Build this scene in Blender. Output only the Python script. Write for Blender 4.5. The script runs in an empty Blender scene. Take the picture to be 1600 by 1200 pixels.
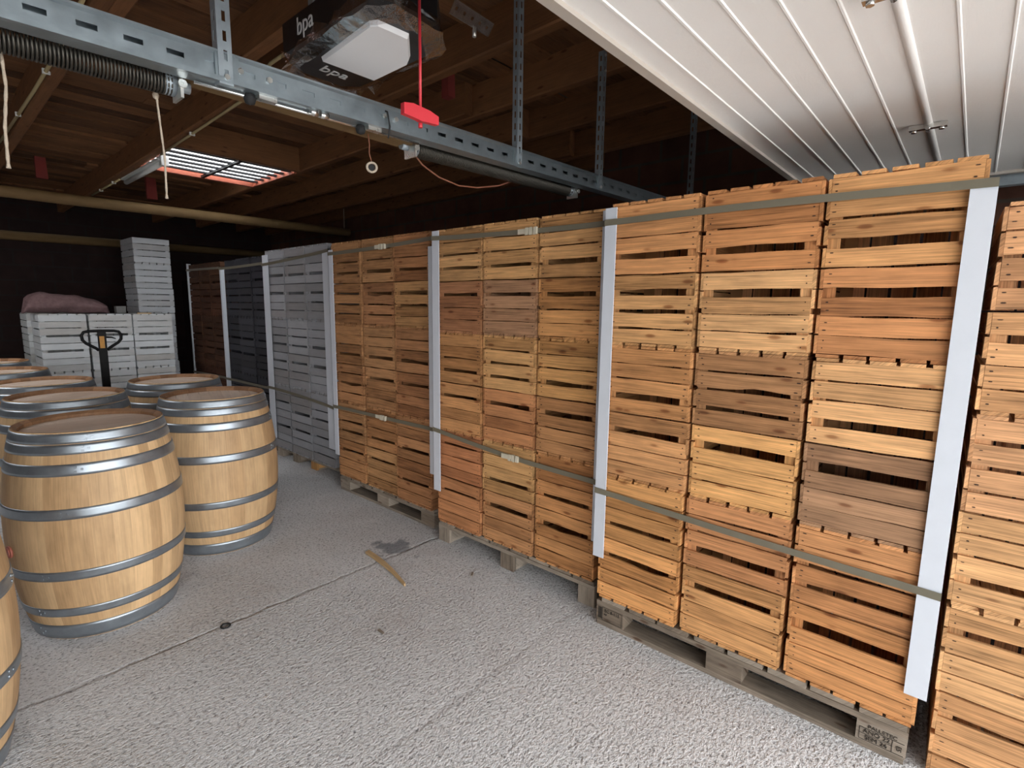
import bpy, math, random
from mathutils import Vector, Matrix

C = bpy.context.scene.collection
PI = math.pi
rnd = random.Random(7)

def lin(r, g, b):
    def f(c):
        c /= 255.0
        return c / 12.92 if c <= 0.04045 else ((c + 0.055) / 1.055) ** 2.4
    return (f(r), f(g), f(b), 1.0)

def zc(y):                       # underside of the roof boards: the roof falls gently towards the back
    return 3.02 - 0.01 * (y - 1.72)

# ------------------------------------------------------------------ materials
class NT:
    def __init__(s, name):
        s.m = bpy.data.materials.new(name); s.m.use_nodes = True
        s.t = s.m.node_tree; s.t.nodes.clear()
        s.out = s.t.nodes.new('ShaderNodeOutputMaterial')
    def n(s, typ, **kw):
        nd = s.t.nodes.new(typ)
        for k, v in kw.items():
            if k.startswith('i_'):
                key = k[2:]
                nd.inputs[int(key) if key.isdigit() else key.replace('_', ' ')].default_value = v
            else:
                setattr(nd, k, v)
        return nd
    def l(s, a, b): s.t.links.new(a, b)
    def ramp(s, fac, stops, interp='LINEAR'):
        r = s.n('ShaderNodeValToRGB'); r.color_ramp.interpolation = interp
        e = r.color_ramp.elements
        while len(e) < len(stops): e.new(0.5)
        for k, (p, c) in enumerate(stops):
            e[k].position = p; e[k].color = c if len(c) == 4 else (*c, 1)
        s.l(fac, r.inputs[0]); return r.outputs[0]
    def math(s, op, a, b=None, c=None):
        m = s.n('ShaderNodeMath', operation=op)
        for k, v in enumerate((a, b, c)):
            if v is None: continue
            if isinstance(v, (int, float)): m.inputs[k].default_value = v
            else: s.l(v, m.inputs[k])
        return m.outputs[0]
    def mix(s, fac, a, b, blend='MIX'):
        m = s.n('ShaderNodeMix', data_type='RGBA', blend_type=blend)
        for key, v in ((0, fac), (6, a), (7, b)):
            if isinstance(v, (int, float, tuple, list)): m.inputs[key].default_value = v
            else: s.l(v, m.inputs[key])
        return m.outputs[2]
    def scale(s, vec, sc):
        m = s.n('ShaderNodeVectorMath', operation='MULTIPLY'); m.inputs[1].default_value = sc
        s.l(vec, m.inputs[0]); return m.outputs[0]
    def noise(s, vec, scale, detail=3, rough=0.55, dist=0.0):
        nz = s.n('ShaderNodeTexNoise', i_Scale=scale, i_Detail=detail, i_Roughness=rough, i_Distortion=dist)
        if vec is not None: s.l(vec, nz.inputs['Vector'])
        return nz.outputs[0]
    def bsdf(s, color, rough=0.6, metal=0.0, bump=None, bstr=0.3, bdist=0.01, spec=0.5, **kw):
        b = s.n('ShaderNodeBsdfPrincipled')
        if isinstance(color, (tuple, list)): b.inputs['Base Color'].default_value = color
        else: s.l(color, b.inputs['Base Color'])
        for key, v in (('Roughness', rough), ('Metallic', metal), ('Specular IOR Level', spec)):
            if isinstance(v, (int, float)): b.inputs[key].default_value = v
            else: s.l(v, b.inputs[key])
        for k, v in kw.items(): b.inputs[k.replace('_', ' ')].default_value = v
        if bump is not None:
            bp = s.n('ShaderNodeBump', i_Strength=bstr, i_Distance=bdist)
            s.l(bump, bp.inputs['Height']); s.l(bp.outputs[0], b.inputs['Normal'])
        s.l(b.outputs[0], s.out.inputs[0]); return b

def wood(name, color=None, streak=0.35, blotch=0.25, tonevar=0.3, knots=True, rough=0.75, dirt=0.0, dirtcol=(0.03, 0.025, 0.02, 1)):
    # boards carry g = (along, across, board seed) and tone; the colour is the object's own paint or timber
    s = NT(name)
    g = s.n('ShaderNodeAttribute', attribute_name='g').outputs['Vector']
    tone = s.n('ShaderNodeAttribute', attribute_name='tone').outputs['Fac']
    base = s.n('ShaderNodeObjectInfo').outputs['Color'] if color is None else color
    st = s.noise(s.scale(g, (2.4, 85, 1)), 1.0, 4, 0.65, 0.5)
    st2 = s.noise(s.scale(g, (6, 260, 1)), 1.0, 2, 0.5)
    bl = s.noise(s.scale(g, (7, 16, 1.7)), 1.0, 3, 0.6)
    a = s.math('MULTIPLY_ADD', s.math('SUBTRACT', st, 0.5), streak * 2.2, 1.0)
    a = s.math('MULTIPLY_ADD', s.math('SUBTRACT', st2, 0.5), streak * 1.6, a)
    a = s.math('MULTIPLY_ADD', s.math('SUBTRACT', bl, 0.5), blotch * 1.8, a)
    a = s.math('MULTIPLY_ADD', s.math('SUBTRACT', tone, 0.5), tonevar * 1.4, a)
    col = s.mix(1.0, base, a, 'MULTIPLY')
    # a redder heartwood tint on some boards
    red = s.math('MULTIPLY', s.math('SUBTRACT', tone, 0.45), 0.9)
    red = s.n('ShaderNodeClamp'); s.l(s.math('MULTIPLY', s.math('SUBTRACT', 0.5, tone), 0.7), red.inputs[0])
    col = s.mix(red.outputs[0], col, s.mix(1.0, col, (0.95, 0.78, 0.62, 1), 'MULTIPLY'))
    if knots:
        vo = s.n('ShaderNodeTexVoronoi', i_Scale=1.0); s.l(s.scale(g, (5.5, 17, 3.7)), vo.inputs['Vector'])
        k = s.ramp(vo.outputs['Distance'], [(0.0, (1, 1, 1)), (0.10, (0.75, 0.75, 0.75)), (0.16, (0.12, 0.12, 0.12)), (0.26, (0, 0, 0))])
        col = s.mix(s.math('MULTIPLY', k, 0.88), col, s.mix(1.0, col, (0.30, 0.16, 0.09, 1), 'MULTIPLY'))
    if dirt:
        d = s.noise(s.scale(g, (3, 9, 2.3)), 1.3, 4, 0.65)
        d = s.ramp(d, [(0.48, (0, 0, 0)), (0.72, (1, 1, 1))])
        col = s.mix(s.math('MULTIPLY', d, dirt), col, dirtcol)
    s.bsdf(col, rough, bump=st, bstr=0.25, bdist=0.002, spec=0.25)
    return s.m

def plain(name, color, rough=0.5, metal=0.0, var=0.12, scale=30, bump=0.0, spec=0.5, **kw):
    s = NT(name)
    tc = s.n('ShaderNodeTexCoord').outputs['Object']
    nz = s.noise(tc, scale, 4, 0.6)
    a = s.math('MULTIPLY_ADD', s.math('SUBTRACT', nz, 0.5), var * 2, 1.0)
    col = s.mix(1.0, color, a, 'MULTIPLY')
    r = s.math('MULTIPLY_ADD', s.math('SUBTRACT', nz, 0.5), 0.25, rough)
    s.bsdf(col, r, metal, bump=nz if bump else None, bstr=bump, bdist=0.003, spec=spec, **kw)
    return s.m

M = {}
M['crate'] = wood('crate_wood', None, 0.70, 0.36, 0.40, True, 0.72, dirt=0.16, dirtcol=lin(92, 66, 46))
M['paintcrate'] = wood('painted_crate_wood', None, 0.10, 0.16, 0.22, False, 0.6)
M['pallet'] = wood('pallet_wood', lin(140, 129, 116), 0.45, 0.4, 0.4, True, 0.85, dirt=0.35)
M['lath'] = wood('lath_wood', lin(186, 158, 118), 0.25, 0.2, 0.2, False, 0.7)
M['joist'] = wood('joist_wood', lin(120, 82, 53), 0.28, 0.22, 0.35, True, 0.7, dirt=0.25)
M['board'] = wood('roof_board_wood', lin(108, 74, 48), 0.38, 0.45, 0.7, True, 0.8, dirt=0.4)
M['pole'] = wood('pole_wood', lin(112, 90, 60), 0.15, 0.25, 0.2, False, 0.75)
M['redwood'] = wood('stained_red_wood', lin(150, 82, 62), 0.2, 0.25, 0.3, False, 0.6)
M['oak'] = wood('barrel_oak', lin(196, 164, 124), 0.24, 0.26, 0.26, False, 0.55, dirt=0.22, dirtcol=lin(122, 92, 62))
M['chime'] = wood('barrel_chime_oak', lin(150, 114, 84), 0.2, 0.3, 0.35, False, 0.6)
M['head'] = wood('barrel_head_oak', lin(242, 222, 204), 0.12, 0.15, 0.20, False, 0.5)
M['hoop'] = plain('galvanised_hoop', lin(152, 160, 167), 0.40, 0.8, 0.35, 14)
M['galv'] = plain('galvanised_steel', lin(156, 168, 174), 0.38, 0.85, 0.22, 22)
M['dgalv'] = plain('dull_galvanised_steel', lin(150, 160, 166), 0.5, 0.5, 0.25, 25)
M['chrome'] = plain('bright_steel', lin(215, 215, 212), 0.22, 0.95, 0.08, 30)
M['spring'] = plain('spring_steel', lin(72, 69, 63), 0.45, 0.75, 0.2, 30)
M['bolt'] = plain('zinc_bolt', lin(205, 205, 200), 0.3, 0.85, 0.1, 40)
M['white'] = plain('white_edge_board', lin(206, 211, 219), 0.6, 0, 0.05, 14)
M['strap'] = plain('olive_strap', lin(112, 106, 90), 0.45, 0, 0.1, 20)
M['buckle'] = plain('pale_buckle', lin(205, 198, 178), 0.5, 0, 0.1, 40)
M['nail'] = plain('rusty_nail', lin(62, 42, 30), 0.8, 0.2, 0.2, 60)
M['black'] = plain('black_plastic', lin(20, 20, 22), 0.35, 0, 0.2, 20)
M['rubber'] = plain('black_rubber', lin(24, 24, 25), 0.75, 0, 0.2, 20)
M['lens'] = plain('frosted_lens', lin(228, 230, 232), 0.35, 0, 0.02, 10)
M['letter'] = plain('silver_lettering', lin(200, 200, 200), 0.5, 0, 0.02, 10)
M['ink'] = plain('stamp_ink', lin(50, 44, 38), 0.9, 0, 0.5, 160)
M['red'] = plain('red_plastic', lin(196, 48, 58), 0.45, 0, 0.06, 20)
M['rope'] = plain('pale_rope', lin(178, 164, 146), 0.9, 0, 0.3, 260, 0.6)
M['cable'] = plain('cream_cable', lin(176, 160, 118), 0.6, 0, 0.15, 20)
M['browncable'] = plain('brown_cord', lin(128, 78, 58), 0.7, 0, 0.15, 60)
M['tube'] = plain('white_lamp_plastic', lin(214, 216, 214), 0.4, 0, 0.05, 20)
M['truck'] = plain('black_painted_steel', lin(13, 13, 14), 0.5, 0.0, 0.2, 20, spec=0.2)
M['label'] = plain('orange_label', lin(196, 138, 50), 0.5, 0, 0.25, 60)
M['seal'] = plain('taupe_door_profile', lin(176, 168, 158), 0.55, 0.1, 0.06, 20)
M['brickred'] = plain('red_clay', lin(120, 44, 38), 0.85, 0, 0.3, 14)
M['darkgap'] = plain('dark_underlay', lin(40, 30, 24), 0.9, 0, 0.2, 8)
M['stripe'] = plain('shed_outer_skin', lin(90, 86, 80), 0.9, 0, 0.2, 4)
M['seam'] = plain('black_bars', lin(30, 30, 32), 0.5, 0.4, 0.2, 20)

def mat_film():
    s = NT('clear_plastic_film')
    tr = s.n('ShaderNodeBsdfTransparent'); tr.inputs[0].default_value = (0.93, 0.93, 0.94, 1)
    gl = s.n('ShaderNodeBsdfGlossy'); gl.inputs['Roughness'].default_value = 0.1
    fr = s.n('ShaderNodeFresnel', i_IOR=1.45)
    tc = s.n('ShaderNodeTexCoord').outputs['Object']
    nz = s.noise(tc, 28, 4, 0.6)
    bp = s.n('ShaderNodeBump', i_Strength=0.6, i_Distance=0.01); s.l(nz, bp.inputs['Height'])
    s.l(bp.outputs[0], gl.inputs['Normal']); s.l(bp.outputs[0], fr.inputs['Normal'])
    mx = s.n('ShaderNodeMixShader'); s.l(s.math('MULTIPLY_ADD', fr.outputs[0], 0.38, 0.02), mx.inputs[0])
    s.l(tr.outputs[0], mx.inputs[1]); s.l(gl.outputs[0], mx.inputs[2]); s.l(mx.outputs[0], s.out.inputs[0])
    return s.m
M['film'] = mat_film()

def mat_floor():
    s = NT('rough_concrete')
    tc = s.n('ShaderNodeTexCoord').outputs['Object']
    # ripples are stretched slightly along the shed width, like tamped concrete
    v = s.scale(tc, (1.0, 1.35, 1.0))
    wob = s.noise(v, 9, 2, 0.5)
    n1 = s.noise(v, 42, 4, 0.7, 0.0)
    n2 = s.noise(v, 75, 2, 0.6, 0.2)
    h = s.math('MULTIPLY_ADD', n2, 0.45, n1)
    smooth = s.noise(tc, 0.9, 3, 0.55)
    patch = s.ramp(smooth, [(0.40, (0.25, 0.25, 0.25)), (0.6, (1, 1, 1))])
    # slab joints across the shed at y = 2.55 and y = 1.38
    sep = s.n('ShaderNodeSeparateXYZ'); s.l(tc, sep.inputs[0])
    yj = s.math('MULTIPLY_ADD', s.math('SUBTRACT', wob, 0.5), 0.05, sep.outputs[1])
    def joint(y, w):
        d = s.math('ABSOLUTE', s.math('SUBTRACT', yj, y))
        return s.ramp(d, [(0.0, (1, 1, 1)), (w, (0.7, 0.7, 0.7)), (w * 2.5, (0, 0, 0))])
    j = s.math('MAXIMUM', joint(2.545, 0.006), s.math('MULTIPLY', joint(1.375, 0.010), 0.3))
    crev = s.ramp(h, [(0.50, (0, 0, 0)), (0.72, (1, 1, 1))])
    crev2 = s.ramp(n2, [(0.32, (0.5, 0.5, 0.5)), (0.46, (1, 1, 1))])
    lightc = s.mix(patch, lin(208, 207, 207), lin(234, 234, 235))
    col = s.mix(s.math('MULTIPLY', s.math('SUBTRACT', 1.0, crev), 0.5), lightc, lin(118, 117, 119))
    col = s.mix(1.0, col, crev2, 'MULTIPLY')
    # rusty brown stains and a smoother, worn strip by the barrels
    st = s.noise(tc, 2.3, 4, 0.6); stm = s.ramp(st, [(0.56, (0, 0, 0)), (0.75, (1, 1, 1))])
    col = s.mix(s.math('MULTIPLY', stm, 0.22), col, lin(150, 128, 116))
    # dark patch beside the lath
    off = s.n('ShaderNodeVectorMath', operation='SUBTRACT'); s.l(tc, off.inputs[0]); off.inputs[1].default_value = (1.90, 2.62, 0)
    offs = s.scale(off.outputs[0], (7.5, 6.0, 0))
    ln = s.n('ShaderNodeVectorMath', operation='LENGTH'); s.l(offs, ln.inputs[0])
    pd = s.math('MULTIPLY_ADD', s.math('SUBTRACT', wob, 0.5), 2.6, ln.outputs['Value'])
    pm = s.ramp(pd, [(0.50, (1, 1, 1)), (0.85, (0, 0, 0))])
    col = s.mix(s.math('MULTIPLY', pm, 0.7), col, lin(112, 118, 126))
    col = s.mix(s.math('MULTIPLY', j, 0.32), col, lin(100, 92, 88))
    hh = s.math('SUBTRACT', s.math('MULTIPLY', h, s.math('MULTIPLY_ADD', patch, 0.6, 0.4)), s.math('MULTIPLY', j, 0.5))
    s.bsdf(col, 0.85, bump=hh, bstr=1.0, bdist=0.026, spec=0.2)
    return s.m
M['floor'] = mat_floor()

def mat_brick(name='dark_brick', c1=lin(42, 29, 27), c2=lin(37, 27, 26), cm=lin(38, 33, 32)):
    s = NT(name)
    tc = s.n('ShaderNodeTexCoord').outputs['Generated']
    g = s.n('ShaderNodeAttribute', attribute_name='g').outputs['Vector']
    b = s.n('ShaderNodeTexBrick', i_Scale=1.0, i_Color1=c1, i_Color2=c2, i_Mortar=cm)
    b.inputs['Brick Width'].default_value = 0.4; b.inputs['Row Height'].default_value = 0.2; b.inputs['Mortar Size'].default_value = 0.012
    s.l(g, b.inputs['Vector'])
    n = s.noise(g, 6, 4, 0.6)
    col = s.mix(1.0, b.outputs[0], s.math('MULTIPLY_ADD', n, 0.8, 0.55), 'MULTIPLY')
    s.bsdf(col, 0.9, bump=b.outputs[1], bstr=-0.3, bdist=0.006, spec=0.2)
    return s.m
M['brick'] = mat_brick()
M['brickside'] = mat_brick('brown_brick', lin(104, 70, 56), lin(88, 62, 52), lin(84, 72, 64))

def mat_door():
    s = NT('woodgrain_white_door')
    tc = s.n('ShaderNodeTexCoord').outputs['Object']
    n = s.noise(s.scale(tc, (0.12, 1, 1)), 260, 3, 0.6)
    n2 = s.noise(tc, 3, 2)
    col = s.mix(n2, lin(228, 226, 222), lin(236, 235, 232))
    s.bsdf(col, 0.5, bump=n, bstr=0.35, bdist=0.002)
    return s.m
M['door'] = mat_door()

def mat_cushion():
    s = NT('pinkish_sacking')
    tc = s.n('ShaderNodeTexCoord').outputs['Object']
    n = s.noise(tc, 24, 5, 0.65)
    col = s.mix(n, lin(88, 68, 70), lin(146, 120, 120))
    s.bsdf(col, 0.95, bump=n, bstr=0.6, bdist=0.015, spec=0.1)
    return s.m
M['cushion'] = mat_cushion()

# ------------------------------------------------------------------ mesh builder
class MB:
    def __init__(s):
        s.v = []; s.f = []; s.g = []; s.tone = []; s.mi = []; s.sm = []
    def add(s, verts, faces, g=None, tone=0.5, mi=0, smooth=False):
        b = len(s.v); s.v += [tuple(p) for p in verts]
        s.g += g if g else [tuple(p) for p in verts]
        s.tone += [tone] * len(verts)
        for f in faces:
            s.f.append(tuple(b + k for k in f)); s.mi.append(mi); s.sm.append(smooth)
    def box(s, x0, x1, y0, y1, z0, z1, ax='y', tone=None, jit=0.0, mi=0, R=None):
        R = R or rnd
        P = [(x, y, z) for x in (x0, x1) for y in (y0, y1) for z in (z0, z1)]
        if jit: P = [tuple(c + R.uniform(-jit, jit) for c in p) for p in P]
        sd = R.uniform(0, 90)
        al = {'x': 0, 'y': 1, 'z': 2}[ax]; o1, o2 = [k for k in (0, 1, 2) if k != al]
        g = [(p[al] + sd, p[o1] + p[o2] + sd, sd) for p in P]
        s.add(P, [(0, 1, 3, 2), (4, 6, 7, 5), (0, 4, 5, 1), (2, 3, 7, 6), (0, 2, 6, 4), (1, 5, 7, 3)], g, R.random() if tone is None else tone, mi)
    def slat(s, x0, x1, y0, y1, z0, z1, n=7, wav=0.0015, R=None, tone=None, skew=0.0, bite=None, cut=0.0):
        # a sawn board along y with slightly wavy edges; bite = (edge, depth) adds one waney dip
        R = R or rnd; sd = R.uniform(0, 90); V = []; G = []
        ph = [R.uniform(0, 6.28) for _ in range(4)]; fr = [R.uniform(3, 8), R.uniform(8, 15)]
        bc = R.uniform(0.3, 0.7)
        for k in range(n + 1):
            t = k / n; y = y0 + (y1 - y0) * t
            wt = wav * (math.sin(fr[0] * t + ph[0]) + 0.5 * math.sin(fr[1] * t + ph[1]))
            wb = wav * (math.sin(fr[0] * t + ph[2]) + 0.5 * math.sin(fr[1] * t + ph[3]))
            if bite:
                d = bite[1] * math.exp(-((t - bc) / 0.17) ** 2)
                if bite[0] == 't': wt -= d
                else: wb += d
            sk = skew * (t - 0.5)
            for (x, z) in ((x0, z0 + wb + sk), (x0, z1 + wt + sk), (x1, z1 + wt + sk), (x1, z0 + wb + sk)):
                V.append((x, y, z)); G.append((y + sd, z + x + sd, sd))
        F = []
        for k in range(n):
            a = 4 * k; b = a + 4
            for q in range(4):
                F.append((a + q, a + (q + 1) % 4, b + (q + 1) % 4, b + q))
        F.append((3, 2, 1, 0)); e = 4 * n; F.append((e, e + 1, e + 2, e + 3))
        s.add(V, F, G, R.random() if tone is None else tone)
    def prism(s, poly, axis, a0, a1, tone=None, mi=0, smooth=False):
        n = len(poly); sd = rnd.uniform(0, 50)
        def pt(p, a):
            return {'x': (a, p[0], p[1]), 'y': (p[0], a, p[1]), 'z': (p[0], p[1], a)}[axis]
        V = [pt(p, a0) for p in poly] + [pt(p, a1) for p in poly]
        G = [(a0 + sd, p[0] + p[1] + sd, sd) for p in poly] + [(a1 + sd, p[0] + p[1] + sd, sd) for p in poly]
        F = [tuple(range(n))[::-1], tuple(range(n, 2 * n))] + [(k, (k + 1) % n, n + (k + 1) % n, n + k) for k in range(n)]
        s.add(V, F, G, rnd.random() if tone is None else tone, mi, smooth)
    def tube(s, pts, r, n=8, cap=True, mi=0, closed=False, rs=None, tone=0.5):
        pts = [Vector(p) for p in pts]; V = []; G = []; N = len(pts)
        up = None; ln = 0
        for k, p in enumerate(pts):
            if closed: t = (pts[(k + 1) % N] - pts[k - 1]).normalized()
            else: t = (pts[min(k + 1, N - 1)] - pts[max(k - 1, 0)]).normalized()
            if up is None:
                up = Vector((0, 0, 1)) if abs(t.z) < 0.9 else Vector((1, 0, 0))
            u = (up - t * up.dot(t)).normalized(); w = t.cross(u); up = u
            rr = rs[k] if rs else r
            if k: ln += (p - pts[k - 1]).length
            for q in range(n):
                a = 2 * PI * q / n
                V.append(p + u * (rr * math.cos(a)) + w * (rr * math.sin(a))); G.append((ln, a * rr, tone * 9))
        F = []
        for k in range(N if closed else N - 1):
            a = k * n; b = ((k + 1) % N) * n
            F += [(a + q, a + (q + 1) % n, b + (q + 1) % n, b + q) for q in range(n)]
        s.add(V, F, G, tone, mi, True)
        if cap and not closed:
            b = len(s.v)
            for fc in (tuple(range(n))[::-1], tuple((N - 1) * n + q for q in range(n))):
                s.f.append(tuple(b - N * n + k for k in fc)); s.mi.append(mi); s.sm.append(False)
    def lathe(s, prof, n=48, mi=0, smooth=True, cx=0, cy=0, tone=0.5):
        V = []; F = []; m = len(prof)
        for k in range(n):
            a = 2 * PI * k / n
            V += [(cx + r * math.cos(a), cy + r * math.sin(a), z) for r, z in prof]
        for k in range(n):
            a = k * m; b = ((k + 1) % n) * m
            F += [(a + q, b + q, b + q + 1, a + q + 1) for q in range(m - 1)]
        s.add(V, F, None, tone, mi, smooth)
    def disc(s, c, nrm, r, th=0.002, n=8, mi=0, tone=0.5):
        c = Vector(c); nrm = Vector(nrm).normalized()
        s.tube([c, c + nrm * th], r, n, True, mi, tone=tone)

def mesh(mb, name, mats):
    me = bpy.data.meshes.new(name); me.from_pydata(mb.v, [], mb.f)
    for m in mats: me.materials.append(m)
    me.polygons.foreach_set('material_index', mb.mi)
    me.polygons.foreach_set('use_smooth', mb.sm)
    at = me.attributes.new('g', 'FLOAT_VECTOR', 'POINT'); at.data.foreach_set('vector', [c for p in mb.g for c in p])
    at = me.attributes.new('tone', 'FLOAT', 'POINT'); at.data.foreach_set('value', mb.tone)
    me.validate(); me.update()
    return me

def obj(name, mb, mats, parent=None, loc=(0, 0, 0), rotz=0.0):
    if not isinstance(mats, (list, tuple)): mats = [mats]
    me = mb if isinstance(mb, bpy.types.Mesh) else mesh(mb, name, mats)
    o = bpy.data.objects.new(name, me); C.objects.link(o)
    o.location = loc; o.rotation_euler = (0, 0, rotz)
    if parent is not None: o.parent = parent
    return o

def tag(o, label, cat, group=None, kind=None):
    o['label'] = label; o['category'] = cat
    if group: o['group'] = group
    if kind: o['kind'] = kind
    return o

def thing(name, label, cat, loc=(0, 0, 0), rotz=0.0, group=None, kind=None):
    o = bpy.data.objects.new(name, None); C.objects.link(o)
    o.empty_display_size = 0.1; o.location = loc; o.rotation_euler = (0, 0, rotz)
    return tag(o, label, cat, group, kind)

def text_mesh(txt, size, depth=0.001):
    cu = bpy.data.curves.new('lettering', 'FONT'); cu.body = txt; cu.size = size; cu.extrude = depth
    cu.resolution_u = 4; cu.align_x = 'CENTER'; cu.align_y = 'CENTER'
    o = bpy.data.objects.new('lettering', cu); C.objects.link(o)
    bpy.context.view_layer.update()
    dg = bpy.context.evaluated_depsgraph_get()
    me = bpy.data.meshes.new_from_object(o.evaluated_get(dg))
    bpy.data.objects.remove(o); bpy.data.curves.remove(cu)
    return me

def lettering(txt, size, mat, parent, origin, right, up, sx=1.0, depth=0.0008):
    me = text_mesh(txt, size, depth); me.materials.clear(); me.materials.append(mat)
    r = Vector(right).normalized(); u = Vector(up).normalized(); n = r.cross(u)
    mt = Matrix((r * sx, u, n)).transposed().to_4x4(); mt.translation = Vector(origin)
    me.transform(mt); me.name = 'lettering'
    o = bpy.data.objects.new('lettering', me); C.objects.link(o); o.parent = parent
    return o

def copy_thing(root):
    r = root.copy(); C.objects.link(r)
    for ch in list(root.children):
        c = ch.copy(); C.objects.link(c); c.parent = r; c.matrix_parent_inverse = ch.matrix_parent_inverse
        for gg in ch.children:
            d = gg.copy(); C.objects.link(d); d.parent = c
    return r

# ------------------------------------------------------------------ setting
XW, XL, YB, YF = 4.45, -4.7, 9.7, -2.5       # right wall, left wall, back wall, door wall
def quad_wall(name, label, v, mat, uv):
    mb = MB(); b = [Vector(p) for p in v]
    mb.add(b, [(0, 1, 2, 3)], [uv(p) for p in b]); o = obj(name, mb, mat)
    return tag(o, label, 'wall', kind='structure')
def wall_box(mb, x0, x1, y0, y1, z0, z1):
    P = [(x, y, z) for x in (x0, x1) for y in (y0, y1) for z in (z0, z1)]
    for f in [(0, 1, 3, 2), (4, 6, 7, 5), (0, 4, 5, 1), (2, 3, 7, 6), (0, 2, 6, 4), (1, 5, 7, 3)]:
        q = [P[k] for k in f]
        dx = max(p[0] for p in q) - min(p[0] for p in q)
        g = [((p[1] if dx < 1e-6 else p[0]), p[2], 0) for p in q]
        mb.add(q, [(0, 1, 2, 3)], g)
mb = MB(); wall_box(mb, XW, XW + 0.2, YF - 0.2, YB + 0.2, 0, 3.4)
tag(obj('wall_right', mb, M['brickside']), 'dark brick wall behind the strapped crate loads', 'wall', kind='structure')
mb = MB(); wall_box(mb, XL - 0.2, XL, YF - 0.2, YB + 0.2, 0, 3.4)
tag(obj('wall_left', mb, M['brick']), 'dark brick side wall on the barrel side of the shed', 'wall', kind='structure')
mb = MB(); wall_box(mb, XL, XW, YB, YB + 0.2, 0, 3.4)
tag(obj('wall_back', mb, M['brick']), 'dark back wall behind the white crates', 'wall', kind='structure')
OX0, OX1, OH = -1.35, 3.55, 2.2               # the door opening
mb = MB()
PX0, PX1 = -4.4, -1.75                          # unseen second doorway, added left of the camera for more daylight
wall_box(mb, XL, PX0, YF - 0.2, YF, 0, 3.4); wall_box(mb, PX1, OX0, YF - 0.2, YF, 0, 3.4); wall_box(mb, PX0, PX1, YF - 0.2, YF, OH, 3.4)
wall_box(mb, OX1, XW, YF - 0.2, YF, 0, 3.4); wall_box(mb, OX0, OX1, YF - 0.2, YF, OH, 3.4)
tag(obj('wall_front', mb, M['brick']), 'brick wall around the open garage doorway', 'wall', kind='structure')
mb = MB(); wall_box(mb, 2.97, 3.06, YF, YB, 0, 1.88); wall_box(mb, 2.62, 2.97, -0.60, -0.52, 0, 1.82)  # unseen slabs, added so no light shows through the crate slats
tag(obj('added_light_blocker', mb, M['brick']), 'low dark partition added behind the crate loads to block light', 'wall', kind='structure')
mb = MB(); mb.box(XL - 0.2, XW + 0.2, YF - 0.2, YB + 0.2, -0.15, 0)
tag(obj('floor', mb, M['floor']), 'rough pale grey concrete floor of the shed', 'floor', kind='structure')
mb = MB(); mb.box(-14, 16, -24, YF - 0.2, -0.15, -0.01)
tag(obj('ground', mb, plain('yard_concrete', lin(205, 203, 200), 0.9, 0, 0.1, 3)), 'pale concrete yard outside the open doorway', 'yard', kind='structure')

# roof boards (one ceiling), with a hole for the skylight
SX0, SX1, SY0, SY1 = 1.581, 2.629, 5.11, 6.10
TX0, TX1, TY0, TY1 = -2.1, -0.7, 5.0, 6.8        # unseen roof opening added left of the barrels to brighten the rear
mb = MB()
y = YF - 0.2; R = random.Random(3)
while y < YB:
    w = R.uniform(0.14, 0.2); y1 = min(y + w, YB + 0.2)
    lap = R.choice((0.0, 0.012, 0.022))
    spans = [(XL - 0.2, XW + 0.2)]
    if y1 > SY0 and y < SY1: spans = [(XL - 0.2, SX0), (SX1, XW + 0.2)]
    if y1 > TY0 and y < TY1: spans = [(XL - 0.2, TX0), (TX1, spans[0][1])] + spans[1:]
    for (a, b) in spans:
        x = a
        while x < b - 0.01:
            x1 = min(b, x + R.uniform(1.4, 3.0))
            if b - x1 < 0.4: x1 = b
            sd = R.uniform(0, 60); V = []; G = []
            for px in (x, x1 - 0.003):
                for py, dz in ((y, 0), (y1 - R.uniform(0.002, 0.014), 0)):
                    for h in (0, 0.022):
                        z = zc(py) + lap + h + R.uniform(0, 0.004)
                        V.append((px, py, z)); G.append((px + sd, py * 0.8 + sd, sd))
            mb.add(V, [(0, 1, 3, 2), (4, 6, 7, 5), (0, 4, 5, 1), (2, 3, 7, 6), (0, 2, 6, 4), (1, 5, 7, 3)], G, R.random())
            x = x1
    y = y1
ceil = tag(obj('ceiling', mb, M['board']), 'dark brown plank ceiling above the joists', 'ceiling', kind='structure')
mb = MB()
e_ = 0.03; yb0, yb1 = YF - 0.2, YB + 0.2
for (a, b, c, d) in ((XL - 0.2, TX0 - e_, yb0, yb1), (TX0 - e_, TX1 + e_, yb0, TY0 - e_), (TX0 - e_, TX1 + e_, TY1 + e_, yb1), (TX1 + e_, SX0 - e_, yb0, yb1),
                     (SX0 - e_, SX1 + e_, yb0, SY0 - e_), (SX0 - e_, SX1 + e_, SY1 + e_, yb1), (SX1 + e_, XW + 0.2, yb0, yb1)):
    V = [(x, yy, zc(yy) + dz) for x in (a, b) for yy in (c, d) for dz in (0.052, 0.08)]
    mb.add(V, [(0, 1, 3, 2), (4, 6, 7, 5), (0, 4, 5, 1), (2, 3, 7, 6), (0, 2, 6, 4), (1, 5, 7, 3)])
tag(obj('roof', mb, M['stripe']), 'outer roof covering over the plank ceiling', 'roof', kind='structure')

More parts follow.
